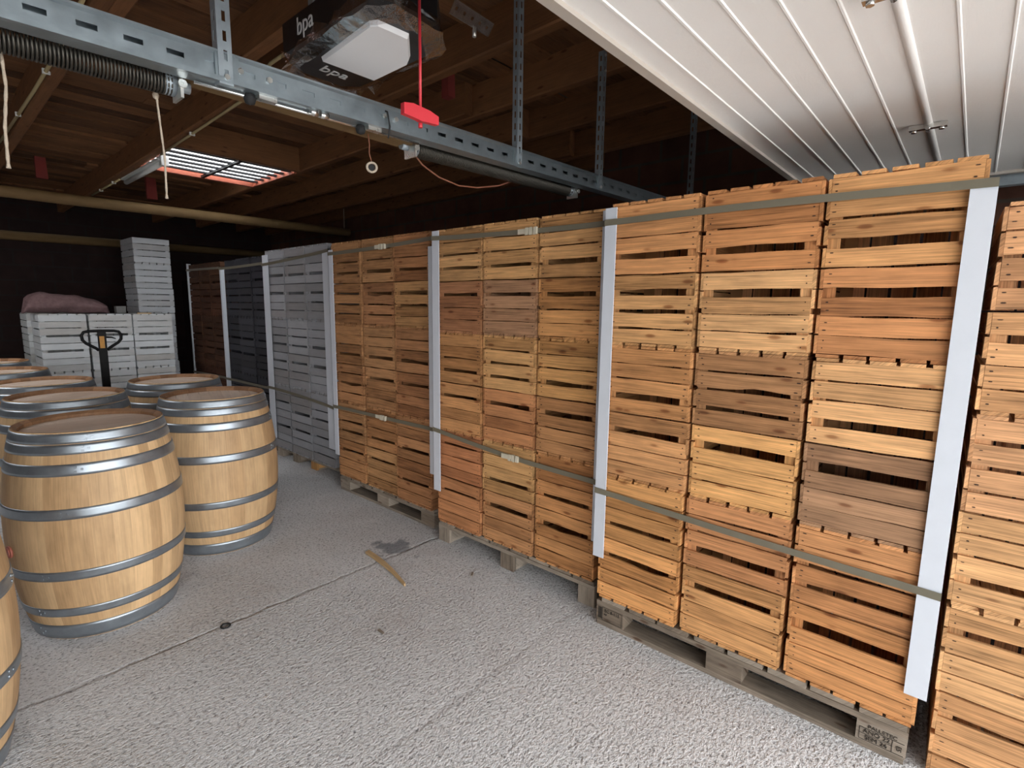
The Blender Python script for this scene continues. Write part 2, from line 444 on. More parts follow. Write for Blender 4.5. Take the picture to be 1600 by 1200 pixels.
# joists: near run and far run lap over each other
def joist(x1, ya, yb, label, w=0.07, h=0.19):
    mb = MB(); sd = rnd.uniform(0, 80); V = []; G = []
    n = 8
    for k in range(n + 1):
        yy = ya + (yb - ya) * k / n; zb = zc(yy) - h; zt = zc(yy) + 0.02
        for (x, z) in ((x1 - w, zb + 0.008), (x1 - w, zt), (x1, zt), (x1, zb + 0.008), (x1 - 0.008, zb), (x1 - w + 0.008, zb)):
            V.append((x, yy, z)); G.append((yy + sd, (x - x1) + z * 1.0 + 0.03 * yy + sd, sd))
    F = []
    for k in range(n):
        a = 6 * k; b = a + 6
        F += [(a + q, a + (q + 1) % 6, b + (q + 1) % 6, b + q) for q in range(6)]
    F += [(5, 4, 3, 2, 1, 0), tuple(6 * n + q for q in range(6))]
    mb.add(V, F, G, rnd.uniform(0.3, 0.7))
    return tag(obj('ceiling_joist', mb, M['joist']), label, 'joist', 'joists under the plank ceiling', 'structure')
ND = ['nearest the barrels', '', '', '', '', '', '']
for x, lab in ((0.10, 'brown joist above the left end of the perforated rail'), (0.80, 'brown joist left of the garage door motor'),
               (1.38, 'brown joist ending in the open behind the garage door motor'), (2.18, 'brown joist right of the garage door motor'),
               (2.775, 'brown joist carrying the long perforated hanger'), (3.38, 'brown joist near the white door, second from the right wall'),
               (4.02, 'brown joist nearest the right wall by the white door')):
    joist(x, YF, 3.35, lab)
for x, lab in ((0.015, 'far brown joist above the row of barrels'), (0.737, 'far brown joist with the cream cable along its side'),
               (1.58, 'far brown joist left of the skylight with the lamp under it'), (2.70, 'far brown joist right of the skylight'),
               (3.31, 'far brown joist second right of the skylight'), (3.93, 'far brown joist third right of the skylight'),
               (4.42, 'far brown joist along the right wall')):
    joist(x, 2.75, YB, lab)
mb = MB(); mb.box(1.581, 2.629, 5.045, 5.105, 2.795, zc(5.1) + 0.03, 'x', 0.3)
tag(obj('header_beam', mb, M['joist']), 'reddish brown header board on the near side of the skylight', 'beam', kind='structure')

# skylight
wn = thing('window_1', 'barred skylight set between two joists behind the door motor', 'skylight', (0, 0, 0), kind='structure')
zs = 2.795
mb = MB()
mb.box(SX0, SX1, SY1 - 0.055, SY1, zs - 0.012, zc(SY1), 'x', 0.5); mb.box(SX1 - 0.022, SX1 - 0.001, SY0, SY1 - 0.056, zs - 0.012, zs + 0.05, 'y', 0.5)
mb.box(SX0 + 0.001, SX0 + 0.02, SY0, SY1 - 0.056, zs + 0.01, zs + 0.05, 'y', 0.5)
obj('window_frame', mb, M['redwood'], wn)
for k in range(6):
    yy = 5.17 + k * 0.148
    mb = MB(); mb.box(SX0 + 0.022, SX1 - 0.024, yy, yy + 0.052, zs + 0.012, zs + 0.026)
    obj('skylight_bar', mb, M['seam'], wn)
mb = MB(); mb.box(2.095, 2.125, SY0 + 0.002, SY1 - 0.058, zs - 0.012, zs + 0.010)
obj('skylight_crossbar', mb, M['seam'], wn)
tn = NT('milky_roof_sheet'); tb = tn.n('ShaderNodeBsdfTranslucent'); tb.inputs[0].default_value = (0.93, 0.94, 0.95, 1); tn.l(tb.outputs[0], tn.out.inputs[0])
mb = MB(); mb.box(SX0 + 0.001, SX1 - 0.001, SY0 + 0.001, SY1 - 0.057, zs + 0.05, zs + 0.052)
obj('milky_pane', mb, tn.m, wn)

w2 = thing('added_roof_opening', 'unseen roof opening added left of the barrels for more daylight', 'skylight', (0, 0, 0), kind='structure')
mb = MB()
for (a, b, c, d) in ((TX0, TX1, TY0 - 0.02, TY0 + 0.02), (TX0, TX1, TY1 - 0.02, TY1 + 0.02), (TX0 - 0.02, TX0 + 0.02, TY0, TY1), (TX1 - 0.02, TX1 + 0.02, TY0, TY1), ((TX0 + TX1) / 2 - 0.02, (TX0 + TX1) / 2 + 0.02, TY0, TY1)):
    mb.box(a, b, c, d, zc(5.9) - 0.03, zc(5.9) + 0.1)
obj('window_frame', mb, M['redwood'], w2)

# sectional door parked under the ceiling
DZ = 2.2; DX0, DX1 = -1.4, 3.53
dr = thing('door_1', 'white ribbed sectional garage door parked overhead', 'garage door', (0, 0, DZ), kind='structure')
edges = [0.797, 0.200, -0.400, -1.000, -1.600]
for i in range(4):
    ya, yb = edges[i], edges[i + 1]
    mb = MB()
    prof = [(yb + 0.004, 0.0)]
    n = 6
    for k in range(n - 1, 0, -1):
        yy = ya - (ya - yb) * k / n
        prof += [(yy - 0.005, 0), (yy - 0.0025, -0.003), (yy + 0.0025, -0.003), (yy + 0.005, 0)]
    prof += [(ya - (0.03 if i == 0 else 0.004), 0), (ya - (0.03 if i == 0 else 0.004), 0.04), (yb + 0.004, 0.04)]
    mb.prism(prof, 'x', DX0, DX1)
    obj('door_panel', mb, M['door'], dr)
    if i < 3:
        mb = MB(); mb.prism([(yb + 0.014 * math.cos(a), 0.004 + 0.013 * math.sin(a)) for a in [2 * PI * q / 12 for q in range(12)]], 'x', DX0, DX1, smooth=True)
        obj('section_joint', mb, M['door'], dr)
        for hx in (-0.9, 0.35, 1.43, 2.5):
            mb = MB()
            mb.box(hx - 0.012, hx + 0.012, yb - 0.055, yb + 0.055, -0.02, -0.004)
            mb.tube([(hx - 0.02, yb, -0.019), (hx + 0.02, yb, -0.019)], 0.008, 8)
            for sgn in (-1, 1):
                mb.disc((hx, yb + sgn * 0.04, -0.02), (0, 0, -1), 0.009, 0.008, 6)
            obj('hinge', mb, M['chrome'], dr)
mb = MB(); mb.prism([(0.767, -0.012), (0.797, -0.012), (0.797, 0.046), (0.767, 0.046)], 'x', DX0, DX1)
obj('end_profile', mb, M['seal'], dr)
mb = MB(); mb.prism([(DX1 + 0.002, -0.012), (DX1 + 0.03, -0.012), (DX1 + 0.03, 0.046), (DX1 + 0.002, 0.046)], 'y', -1.6, 0.797)
obj('side_profile', mb, M['seal'], dr)
# tracks
for (xa, lab) in ((3.6, 'grey door track along the right side of the overhead door'),):
    mb = MB(); mb.prism([(xa, -0.055), (xa + 0.055, -0.055), (xa + 0.055, 0.045), (xa + 0.05, 0.045), (xa + 0.05, -0.05), (xa, -0.05)], 'y', YF - 0.05, 1.64)
    tag(obj('door_track', mb, M['dgalv'], None, (0, 0, DZ)), lab, 'door track')

# ------------------------------------------------------------------ rail, springs, hangers, motor
def zr(x): return 0.02 * (x - 0.64)
def slotted(mb, a0, a1, fn, b0, b1, pitch=0.1, slot=0.034, sh=0.012, skip=None):
    # a strip from a0..a1 (length) and b0..b1 (width) pierced with slots; fn maps (a, b) -> list of two points (front, back)
    def cell(p0, p1, q0, q1):
        V = []
        for a in (p0, p1):
            for b in (q0, q1): V += fn(a, b)
        mb.add(V, [(0, 1, 3, 2), (4, 6, 7, 5), (0, 4, 5, 1), (2, 3, 7, 6), (0, 2, 6, 4), (1, 5, 7, 3)])
    mid = (b0 + b1) / 2
    cell(a0, a1, b0, mid - sh / 2); cell(a0, a1, mid + sh / 2, b1)
    a = a0; n = int((a1 - a0) / pitch)
    for k in range(n):
        c = a0 + (k + 0.5) * pitch
        cell(a, c - slot / 2, mid - sh / 2, mid + sh / 2); a = c + slot / 2
    cell(a, a1, mid - sh / 2, mid + sh / 2)

RX0, RX1, RY = -1.4, 3.62, 1.70
rail = thing('door_rail', 'long galvanised slotted cross rail hanging below the joists', 'rail')
mb = MB()
slotted(mb, RX0, RX1, lambda a, b: [(a, RY, b + zr(a)), (a, RY + 0.003, b + zr(a))], 2.162, 2.222, 0.095, 0.042, 0.013)
for (y0, y1, z0, z1) in ((RY, RY + 0.05, 2.222, 2.225), (RY - 0.012, RY + 0.002, 2.150, 2.164), (RY + 0.003, RY + 0.050, 2.150, 2.153), (RY + 0.047, RY + 0.050, 2.153, 2.225), (RY, RY + 0.003, 2.222, 2.234)):
    mb.add([(x, yy, z + zr(x)) for x in (RX0, RX1) for yy in (y0, y1) for z in (z0, z1)],
           [(0, 1, 3, 2), (4, 6, 7, 5), (0, 4, 5, 1), (2, 3, 7, 6), (0, 2, 6, 4), (1, 5, 7, 3)])
for (xa, xb) in ((0.62, 1.42),):
    mb.add([(x, yy, z + zr(x)) for x in (xa, xb) for yy in (RY + 0.004, RY + 0.006) for z in (2.166, 2.22)],
           [(0, 1, 3, 2), (4, 6, 7, 5), (0, 4, 5, 1), (2, 3, 7, 6), (0, 2, 6, 4), (1, 5, 7, 3)])
mb.add([(x, yy, z + zr(x)) for x in (RX0, RX1) for (yy, z) in ((RY, 2.222), (RY - 0.008, 2.228), (RY - 0.008, 2.234), (RY, 2.230))],
       [(0, 1, 5, 4), (1, 2, 6, 5), (2, 3, 7, 6), (3, 0, 4, 7), (3, 2, 1, 0), (4, 5, 6, 7)])
obj('rail_profile', mb, M['galv'], rail)
mb = MB(); mb.tube([(0.60, RY + 0.035, 2.142), (1.40, RY + 0.03, 2.158)], 0.005, 8)
for xx in (0.95, 0.985): mb.tube([(xx - 0.014, RY + 0.01, 2.148), (xx + 0.014, RY + 0.01, 2.149)], 0.012, 8)
obj('tie_rod', mb, M['chrome'], rail)
for xx in (0.75, 1.135):
    mb = MB(); mb.lathe([(0.001, -0.018), (0.014, -0.013), (0.018, 0), (0.014, 0.013), (0.001, 0.018)], 12)
    obj('rod_knob', mb, M['rubber'], rail, (xx, RY + 0.025, 2.135 + zr(xx)))
    mb = MB(); mb.box(xx + 0.02, xx + 0.075, RY + 0.005, RY + 0.03, 2.138 + zr(xx), 2.152 + zr(xx))
    obj('rod_clamp', mb, M['bolt'], rail)
for xx in (0.715, 0.80, 1.22, 1.27):
    mb = MB(); mb.disc((xx, RY, 2.195 + zr(xx)), (0, -1, 0), 0.009, 0.007, 6); obj('bolt', mb, M['bolt'], rail)
for xx in (0.68, 1.97, 2.69):
    mb = MB(); mb.box(xx - 0.035, xx + 0.03, RY - 0.006, RY - 0.001, 2.16 + zr(xx), 2.23 + zr(xx)); obj('joint_plate', mb, M['galv'], rail)

mb = MB(); mb.box(0.60, 1.41, 1.778, 1.85, 2.165, 2.215, 'x', 0.6)
tag(obj('wood_batten', mb, M['pole']), 'tan wooden batten behind the cross rail between the two springs', 'batten')
def spring(x0, x1, y, z, label, endx):
    t = thing('extension_spring', label, 'spring')
    mb = MB(); pitch = 0.0082; turns = int((x1 - x0) / pitch); P = []
    for k in range(turns * 12 + 1):
        a = 2 * PI * k / 12
        P.append((x0 + (x1 - x0) * k / (turns * 12), y + 0.031 * math.cos(a), z + zr(x0 + (x1 - x0) * k / (turns * 12)) + 0.031 * math.sin(a)))
    mb.tube(P, 0.0033, 5); obj('coil', mb, M['spring'], t)
    for e in endx:
        s_ = 1 if e == x1 else -1
        mb = MB(); mb.tube([(e - 0.02 * s_, y, z + zr(e)), (e + 0.012 * s_, y, z + zr(e))], 0.033, 14)
        mb.tube([(e + 0.012 * s_, y, z + zr(e)), (e + 0.05 * s_, y, z + zr(e))], 0.016, 10)
        obj('end_fitting', mb, M['dgalv'], t)
        mb = MB(); mb.box(e + 0.014 * s_ - 0.004, e + 0.014 * s_ + 0.004, y - 0.05, y + 0.02, z + zr(e) - 0.045, z + zr(e) + 0.05)
        mb.disc((e + 0.014 * s_, y - 0.05, z + zr(e) - 0.01), (0, -1, 0), 0.012, 0.01, 8)
        obj('bracket', mb, M['bolt'], t)
    return t
spring(-0.55, 0.565, 1.815, 2.118 + 0.03, 'dark coil spring under the rail, barrel side', [0.565])
spring(1.43, 2.55, 1.815, 2.118 + 0.03, 'dark coil spring under the rail above the crates', [1.43, 2.55])

def hanger(x, y, z0, z1, label, w=0.032, sl=True, pitch=0.052):
    t = thing('hanger_bracket', label, 'hanger bracket', (x, y, z0), group='perforated hangers of the door rails')
    mb = MB()
    slotted(mb, 0, z1 - z0, lambda a, b: [(b, 0, a), (b, 0.0025, a)], 0.0, w, pitch, 0.028, 0.010)
    slotted(mb, 0, z1 - z0, lambda a, b: [(0, b, a), (-0.0025, b, a)], 0.0, w, pitch, 0.028, 0.010)
    obj('angle_strip', mb, M['dgalv'], t)
    for dz in (0.02, z1 - z0 - 0.10, z1 - z0 - 0.02):
        mb = MB(); mb.disc((w * 0.5, 0, dz), (0, -1, 0), 0.008, 0.007, 6); obj('bolt', mb, M['bolt'], t)
    return t
hanger(0.655, 1.69, 2.145, zc(1.7) - 0.01, 'perforated steel hanger left of the garage door motor', 0.036)
hanger(1.955, 1.69, 2.175, zc(1.7) - 0.01, 'longest perforated steel hanger, right of the red pull handle')
hanger(2.672, 1.69, 2.19, 2.93, 'perforated steel hanger on the rail just above the crates')
hanger(3.64, 1.56, 2.19, 2.94, 'dim perforated hanger at the corner of the white door')

# motor unit
mo = thing('door_motor', 'black garage door motor with white lens in clear film', 'door motor', (1.075, 1.61, 2.33))
def taper_box(mb, x0, x1, y0, y1, z0, z1, ch, inset):
    # chamfered plan, lower edge drawn in
    def ring(i, z):
        a, b, c, d = x0 + i, x1 - i, y0 + i, y1 - i
        return [(a + ch, c, z), (b - 2 * ch, c, z), (b, c + 2 * ch, z), (b, d - ch, z), (b - ch, d, z), (a + ch, d, z), (a, d - ch, z), (a, c + ch, z)]
    rings = [ring(inset, z0), ring(0, z0 + inset * 0.9), ring(0, z1 - 0.01), ring(0.01, z1)]
    V = [p for r_ in rings for p in r_]
    F = [tuple(range(8))[::-1], tuple(24 + k for k in range(8))]
    for r_ in range(3):
        F += [(8 * r_ + k, 8 * r_ + (k + 1) % 8, 8 * r_ + 8 + (k + 1) % 8, 8 * r_ + 8 + k) for k in range(8)]
    mb.add(V, F)
mb = MB(); taper_box(mb, -0.15, 0.155, -0.31, 0.29, 0.0, 0.13, 0.05, 0.03)
obj('housing', mb, M['black'], mo)
mb = MB()
pl = [(-0.145, -0.27), (-0.03, -0.275), (0.08, -0.15), (0.085, 0.075), (-0.115, 0.075)]
pl = [(-0.118, -0.215), (-0.105, -0.238), (0.0, -0.244), (0.09, -0.135), (0.108, -0.10), (0.110, 0.095), (-0.092, 0.10)]
V = [(x, y, 0.0) for x, y in pl] + [(x * 0.96, y * 0.97, -0.014) for x, y in pl]
n = len(pl); mb.add(V, [tuple(range(n, 2 * n))] + [(k, (k + 1) % n, n + (k + 1) % n, n + k) for k in range(n)])
obj('light_lens', mb, M['lens'], mo)
lettering('bpa', 0.075, M['letter'], mo, (-0.1512, 0.09, 0.078), (0, -1, 0), (0, 0, 1))
lettering('bpa', 0.075, M['letter'], mo, (0.0, 0.172, -0.0012), (1, 0, 0), (0, -1, 0))
# crumpled film bag round the lower half
R = random.Random(11); mb = MB(); nu = 48; rings = []
def plan(ins, ch=0.05):
    a, b, c, d = -0.15 + ins, 0.155 - ins, -0.31 + ins, 0.29 - ins
    return [(a + ch, c), (b - 2 * ch, c), (b, c + 2 * ch), (b, d - ch), (b - ch, d), (a + ch, d), (a, d - ch), (a, c + ch)]
def along(poly, u):
    n_ = len(poly); L = [(Vector(poly[(k + 1) % n_]) - Vector(poly[k])).length for k in range(n_)]; d = u * sum(L)
    for k in range(n_):
        if d <= L[k]: return Vector(poly[k]).lerp(Vector(poly[(k + 1) % n_]), d / L[k])
        d -= L[k]
    return Vector(poly[0])
for (ins, z) in ((-0.005, 0.042), (-0.009, 0.024), (-0.010, 0.006), (0.018, -0.006), (0.034, -0.011)):
    ring = []
    for k in range(nu):
        p = along(plan(ins), k / nu); far = p.y > 0.15
        jz = 0.016 if z > 0.04 else 0.005
        jx = 0.005 if ins < 0 else 0.002
        ring.append((p.x + R.uniform(-jx, jx), p.y + R.uniform(-jx, jx) + (0.022 * R.random() if far and ins < 0 else 0), z + R.uniform(-jz, jz) - (0.03 * R.random() if far and 0 < z < 0.06 else 0)))
    rings.append(ring)
V = [p for r_ in rings for p in r_]; F = []
for q in range(len(rings) - 1):
    F += [(q * nu + k, q * nu + (k + 1) % nu, (q + 1) * nu + (k + 1) % nu, (q + 1) * nu + k) for k in range(nu)]
mb.add(V, F); obj('plastic_wrap', mb, M['film'], mo)
mb = MB(); mb.tube([(0.125, 0.26, 0.0), (0.135, 0.27, -0.03)], 0.008, 8, rs=[0.018, 0.006]); obj('film_knot', mb, M['film'], mo)
mb = MB()
for xx in (-0.1, 0.11): mb.box(xx - 0.015, xx + 0.015, 0.1, 0.13, 0.134, 0.62)
obj('mount_strap', mb, M['dgalv'], mo)
# motor rail runs towards the doorway
mb = MB(); mb.prism([(0.997, 2.405), (1.035, 2.405), (1.035, 2.45), (0.997, 2.45)], 'y', YF - 0.02, 1.297)
tag(obj('motor_rail', mb, M['galv']), 'steel motor rail running from the motor to the doorway', 'motor rail')
# perforated strap over the motor rail
t = thing('strap_bracket', 'shiny perforated steel bracket end beside the longest hanger', 'bracket')
mb = MB()
def sb(a, b):
    d = Vector((0.93, 0.18, 0.10)).normalized(); w = Vector((0.12, -0.55, 0.83)).normalized()
    p = Vector((1.13, 1.33, 2.455)) + d * a + w * b; q = p + Vector((0, 0.003, 0.0))
    return [tuple(p), tuple(q)]
slotted(mb, 0.11, 0.34, sb, -0.022, 0.022, 0.045, 0.012, 0.012)
obj('strip', mb, M['chrome'], t)
mb = MB(); p = sb(0.25, -0.02)[0]; mb.tube([p, (p[0], p[1], p[2] - 0.03)], 0.007, 8); obj('bolt', mb, M['bolt'], t)
# black tie wire of the motor
mb = MB(); mb.tube([(1.225, 1.91, 2.318), (1.228, 1.80, 2.27), (1.225, 1.688, 2.22), (1.232, 1.684, 2.17), (1.228, 1.69, 2.13)], 0.003, 6)
tag(obj('tie_wire', mb, M['rubber']), 'thin black wire looped from motor over the rail', 'wire')
# red release cord
t = thing('release_cord', 'red pull cord with flat red handle under the motor rail', 'pull cord', (1.016, 1.245, 2.058))
mb = MB(); mb.tube([(0, 0, 0.01), (0.003, 0.002, 0.15), (0.001, 0, 0.345)], 0.0042, 8); obj('cord', mb, M['red'], t)
mb = MB()
hp = [(-0.062, 0.016), (-0.062, -0.013), (-0.015, -0.016), (0.0, -0.018), (0.015, -0.016), (0.062, -0.013), (0.062, 0.010), (0.03, 0.018), (-0.03, 0.022)]
mb.prism(hp, 'y', -0.008, 0.008); obj('handle', mb, M['red'], t)
mb = MB(); mb.tube([(0, 0, -0.022), (0, 0, -0.034)], 0.006, 8); obj('knot', mb, M['red'], t)

# ropes, ring, cables
def rope(pts, r, label, knot=None):
    t = thing('hanging_rope', label, 'rope', group='ropes hanging from the rail')
    mb = MB(); P = []; N = 24
    for k in range(N + 1):
        u = k / N * (len(pts) - 1); q = min(int(u), len(pts) - 2); f = u - q
        P.append(Vector(pts[q]).lerp(Vector(pts[q + 1]), f))
    rs = [r * (1 + 0.16 * math.sin(k * 2.1)) for k in range(N + 1)]; rs[-1] = r * 1.5
    mb.tube(P, r, 8, rs=rs); obj('strand', mb, M['rope'], t)
    if knot:
        mb = MB(); mb.lathe([(0.001, -0.012), (0.007, -0.008), (0.009, 0), (0.006, 0.008), (0.001, 0.012)], 10); obj('knot', mb, M['rope'], t, knot)
rope([(0.545, 1.88, 2.19), (0.548, 1.88, 2.1), (0.556, 1.88, 1.95), (0.553, 1.88, 1.834)], 0.0030, 'frayed pale rope with a knot hanging beside the spring end', (0.545, 1.88, 2.125))
rope([(0.216, 1.88, 2.16), (0.219, 1.88, 2.05), (0.208, 1.88, 1.95), (0.206, 1.88, 1.853)], 0.0036, 'pale rope hanging at the left edge below the coil spring')
t = thing('pull_ring', 'small pale ring hanging on a brown cord below the rail', 'ring', (1.229, 1.80, 2.046))
mb = MB(); mb.tube([(0.015 * math.cos(a), -0.010 * math.cos(a), 0.017 * math.sin(a)) for a in [2 * PI * k / 20 for k in range(20)]], 0.0045, 8, closed=True); obj('ring', mb, M['rope'], t)
mb = MB(); mb.disc((0, 0.002, 0), (0.55, 0.83, 0), 0.012, 0.003, 14); obj('plug', mb, M['rubber'], t)
mb = MB(); mb.tube([(-0.02, -0.01, 0.115), (-0.008, 0, 0.08), (-0.01, 0, 0.05), (0, 0, 0.019)], 0.0022, 6); obj('cord', mb, M['browncable'], t)
mb = MB(); mb.tube([(1.42, 1.80, 2.15), (1.50, 1.83, 2.115), (1.60, 1.84, 2.085), (1.72, 1.84, 2.07), (1.85, 1.85, 2.085), (2.0, 1.85, 2.12), (2.10, 1.84, 2.16)], 0.0035, 6)
tag(obj('sagging_string', mb, M['browncable']), 'thin brown string sagging below the right coil spring', 'string')
mb = MB(); mb.tube([(3.98, 6.5, zc(6.5)), (3.982, 6.5, 2.65), (3.98, 6.5, 2.55)], 0.005, 6)
tag(obj('pole_cord', mb, M['rope']), 'dim cord holding up the free end of the yellowish pole', 'rope')

def conduit(pts, r, label, clips):
    t = thing('cable_conduit', label, 'cable')
    mb = MB(); mb.tube(pts, r, 8); obj('cable', mb, M['cable'], t)
    for (x, y, z) in clips:
        mb = MB(); mb.box(x - 0.018, x + 0.018, y - 0.008, y + 0.008, z - 0.012, z + 0.014); obj('cable_clip', mb, M['tube'], t)
zb = lambda y: zc(y) - 0.19 - 0.0105
conduit([(1.425, 2.25, zb(2.25)), (1.425, 3.0, zb(3.0)), (1.535, 3.6, zb(3.6)), (1.555, 4.6, zb(4.6)), (1.57, 5.4, zb(5.4))], 0.009,
        'cream cable clipped under the joist, running from motor to lamp', [(1.425, 2.74, zb(2.74)), (1.537, 3.62, zb(3.62)), (1.555, 4.6, zb(4.6))])
conduit([(1.57, 6.74, zb(6.74)), (1.56, 7.9, zb(7.9))], 0.009,
        'short cream cable under the joist beyond the strip lamp', [(1.565, y, zb(y)) for y in (6.95, 7.5)])
conduit([(0.645, 2.9, 2.85), (0.652, 3.66, 2.81), (0.652, 4.5, 2.806), (0.652, 6.4, 2.835)], 0.010,
        'cream cable along the side of the joist above the barrels', [(0.654, 4.1, 2.808), (0.654, 5.2, 2.818)])
# strip lamp
t = thing('strip_lamp', 'unlit white strip lamp under the joist beside the skylight', 'lamp', (1.60, 0, 0))
mb = MB(); mb.box(-0.03, 0.03, 5.50, 6.70, zb(6.1) - 0.017, zb(6.1) - 0.001); obj('lamp_body', mb, M['tube'], t)
mb = MB(); mb.tube([(0.01, 5.53, zb(6.1) - 0.037), (0.01, 6.68, zb(6.1) - 0.037)], 0.022, 12); obj('lamp_tube', mb, M['tube'], t)
mb = MB(); mb.box(-0.015, 0.045, 5.46, 5.52, zb(6.1) - 0.065, zb(6.1) + 0.02); obj('lamp_end', mb, M['tube'], t)
# round poles
mb = MB(); mb.tube([(XL - 0.05, 6.5, 2.475), (1.2, 6.5, 2.47), (2.6, 6.5, 2.485), (4.05, 6.5, 2.50)], 0.05, 14)
tag(obj('round_pole', mb, M['pole']), 'long round yellowish pole slung below the far joists', 'pole')
mb = MB(); mb.tube([(XL - 0.05, 9.6, 2.33), (4.50, 9.6, 2.40)], 0.06, 12)
tag(obj('round_pole', mb, M['pole']), 'dim round pole along the top of the back wall', 'pole')
for (x, y, z, sx, sz, lab) in ((2.30, 2.55, 2.78, 0.05, 0.20, 'dark red block hanging behind the red pull handle'), (0.98, 2.5, 2.84, 0.09, 0.15, 'dark red block by the ceiling above the left spring'),
                               (1.04, 7.3, 2.76, 0.09, 0.17, 'dull red block on the ceiling left of the strip lamp'), (2.05, 7.5, 2.74, 0.10, 0.18, 'dull red block on the ceiling beyond the skylight')):
    mb = MB(); mb.box(x - sx / 2, x + sx / 2, y - 0.03, y + 0.03, z, zc(y) + 0.02, jit=0.004)
    tag(obj('clay_block', mb, M['brickred']), lab, 'block')

# ------------------------------------------------------------------ crates
MESHC = {}
def crate_mesh(kind, key, fn):
    k = (kind, key)
    if k not in MESHC: MESHC[k] = fn()
    return MESHC[k]
GAPD = [(26, 3, 3), (3, 4, 24), (4, 22, 4), (5, 8, 16), (24, 4, 4), (3, 3, 20), (18, 10, 4), (10, 5, 12)]
def crate(name_col, col, x, yc, z, W, D, H, inv, gaps, label, group, painted=False, rot=0.0, seed=0, cat='crate', nail=True):
    """x is the front face, yc the middle of the front; gaps in mm from the top slat down."""
    R = random.Random(seed * 77 + 5)
    mat = M['paintcrate'] if painted else M['crate']
    t = thing('wooden_crate', label, cat, (x, yc, z), rot, group)
    bt = 0.0115                                  # bottom boards
    zs0, zs1 = (bt + 0.001, H - 0.003) if not inv else (0.003, H - bt - 0.001)
    hw = W / 2
    kids = []
    # front panel: four boards and their nails
    mb = MB()
    g = [(v * 1.18 + 0.8 if not painted else v * 1.3 + 1) / 1000 for v in gaps]; hs = (zs1 - zs0 - sum(g)) / 4; zt = zs1
    yi = hw - (0.0015 if painted else 0.0105)
    for k in range(4):
        dh = R.uniform(-0.002, 0.002)
        bite = None
        if not painted and R.random() < 0.03 and k < 3 and g[k] > 0.01: bite = ('b', 0.010)
        if not painted and R.random() < 0.05 and k and g[k - 1] > 0.01: bite = ('t', 0.012)
        dx = R.uniform(0, 0.002)
        mb.slat(dx, 0.010 + dx, -yi, yi, zt - hs + (dh if k < 3 else 0), zt, 7, 0.0005 if painted else 0.0014, R, None, R.uniform(-0.003, 0.003) * (0.3 if painted else 1), bite)
        if nail and not painted:
            for sg in (-1, 1):
                for q in (0.27, 0.72):
                    c = (dx - 0.0006, sg * (yi - R.uniform(0.012, 0.020)), zt - hs * (q + R.uniform(-0.07, 0.07)))
                    L = R.uniform(0.002, 0.008); w = R.uniform(0.0016, 0.0028)
                    P = [(c[0], c[1] + L * math.cos(a), c[2] + w * math.sin(a)) for a in [PI / 3 * m for m in range(6)]]
                    mb.add(P, [(5, 4, 3, 2, 1, 0)], None, 0.5, 1)
        zt -= hs + (g[k] if k < 3 else 0)
    front = mesh(mb, 'front_panel', [mat, M['nail']])
    kids.append(('front_panel', front))
    key = (round(W, 3), round(D, 3), round(H, 3), inv, painted, seed % 4)
    def side(sg):
        def f():
            Q = random.Random(sum(map(ord, str(key))) + sg); mb = MB(); zt = zs1; gg = [0.006, 0.020, 0.006] if not inv else [0.006, 0.018, 0.008]
            gg = [q + Q.uniform(-0.004, 0.004) for q in gg]; h4 = (zs1 - zs0 - sum(gg)) / 4
            y0, y1 = (hw - 0.010, hw) if sg > 0 else (-hw, -hw + 0.010)
            xf = 0.0115 if painted else 0.0
            for k in range(4):
                mb.box(xf + Q.uniform(0, 0.002), D, y0, y1, zt - h4, zt, 'x', None, 0.0006, R=Q); zt -= h4 + (gg[k] if k < 3 else 0)
            return mesh(mb, 'side_panel', [mat])
        return f
    kids.append(('side_panel', crate_mesh('sp', key, side(1)))); kids.append(('side_panel', crate_mesh('sn', key, side(-1))))
    def back():
        # upright boards with gaps between them
        Q = random.Random(9); mb = MB(); n = 5; yi = hw - 0.0105; yy = -yi; w = 2 * yi / n
        for k in range(n):
            mb.box(D - 0.010, D, yy + Q.uniform(0.001, 0.006), yy + w - Q.uniform(0.003, 0.009), zs0, zs1, 'z', None, R=Q); yy += w
        return mesh(mb, 'back_panel', [mat])
    kids.append(('back_panel', crate_mesh('bk', key, back)))
    def bottom():
        Q = random.Random(sum(map(ord, str(key)))); mb = MB(); n = 5; yy = -hw + 0.002; w = (W - 0.004) / n
        z0, z1 = (0, bt) if not inv else (H - bt, H)
        for k in range(n):
            mb.box(-0.002, D, yy + Q.uniform(0.002, 0.007), yy + w - Q.uniform(0.005, 0.012), z0, z1, 'x', None, 0.0008, R=Q); yy += w
        return mesh(mb, 'bottom_panel', [mat])
    kids.append(('bottom_panel', crate_mesh('bt', key, bottom)))
    for sx in (0, 1):
        for sy in (-1, 1):
            def post():
                mb = MB(); xa = 0.0125 if sx == 0 else D - 0.0105; dx = 0.038 if sx == 0 else -0.038
                ya = sy * (hw - 0.0105)
                poly = [(xa, ya), (xa + dx, ya), (xa, ya - sy * 0.038)]
                if (sx == 0) != (sy < 0): poly = poly[::-1]
                mb.prism(poly, 'z', zs0, zs1); return mesh(mb, 'corner_post', [mat])
            kids.append(('corner_post', crate_mesh('cp%d%d' % (sx, sy), key, post)))
    for nm, me in kids:
        o = bpy.data.objects.new(nm, me); C.objects.link(o); o.parent = t; o.color = col
        if nm == 'back_panel' and not painted: o.color = [min(0.8, c * 1.25 + 0.03) for c in col[:3]] + [1]
    return t

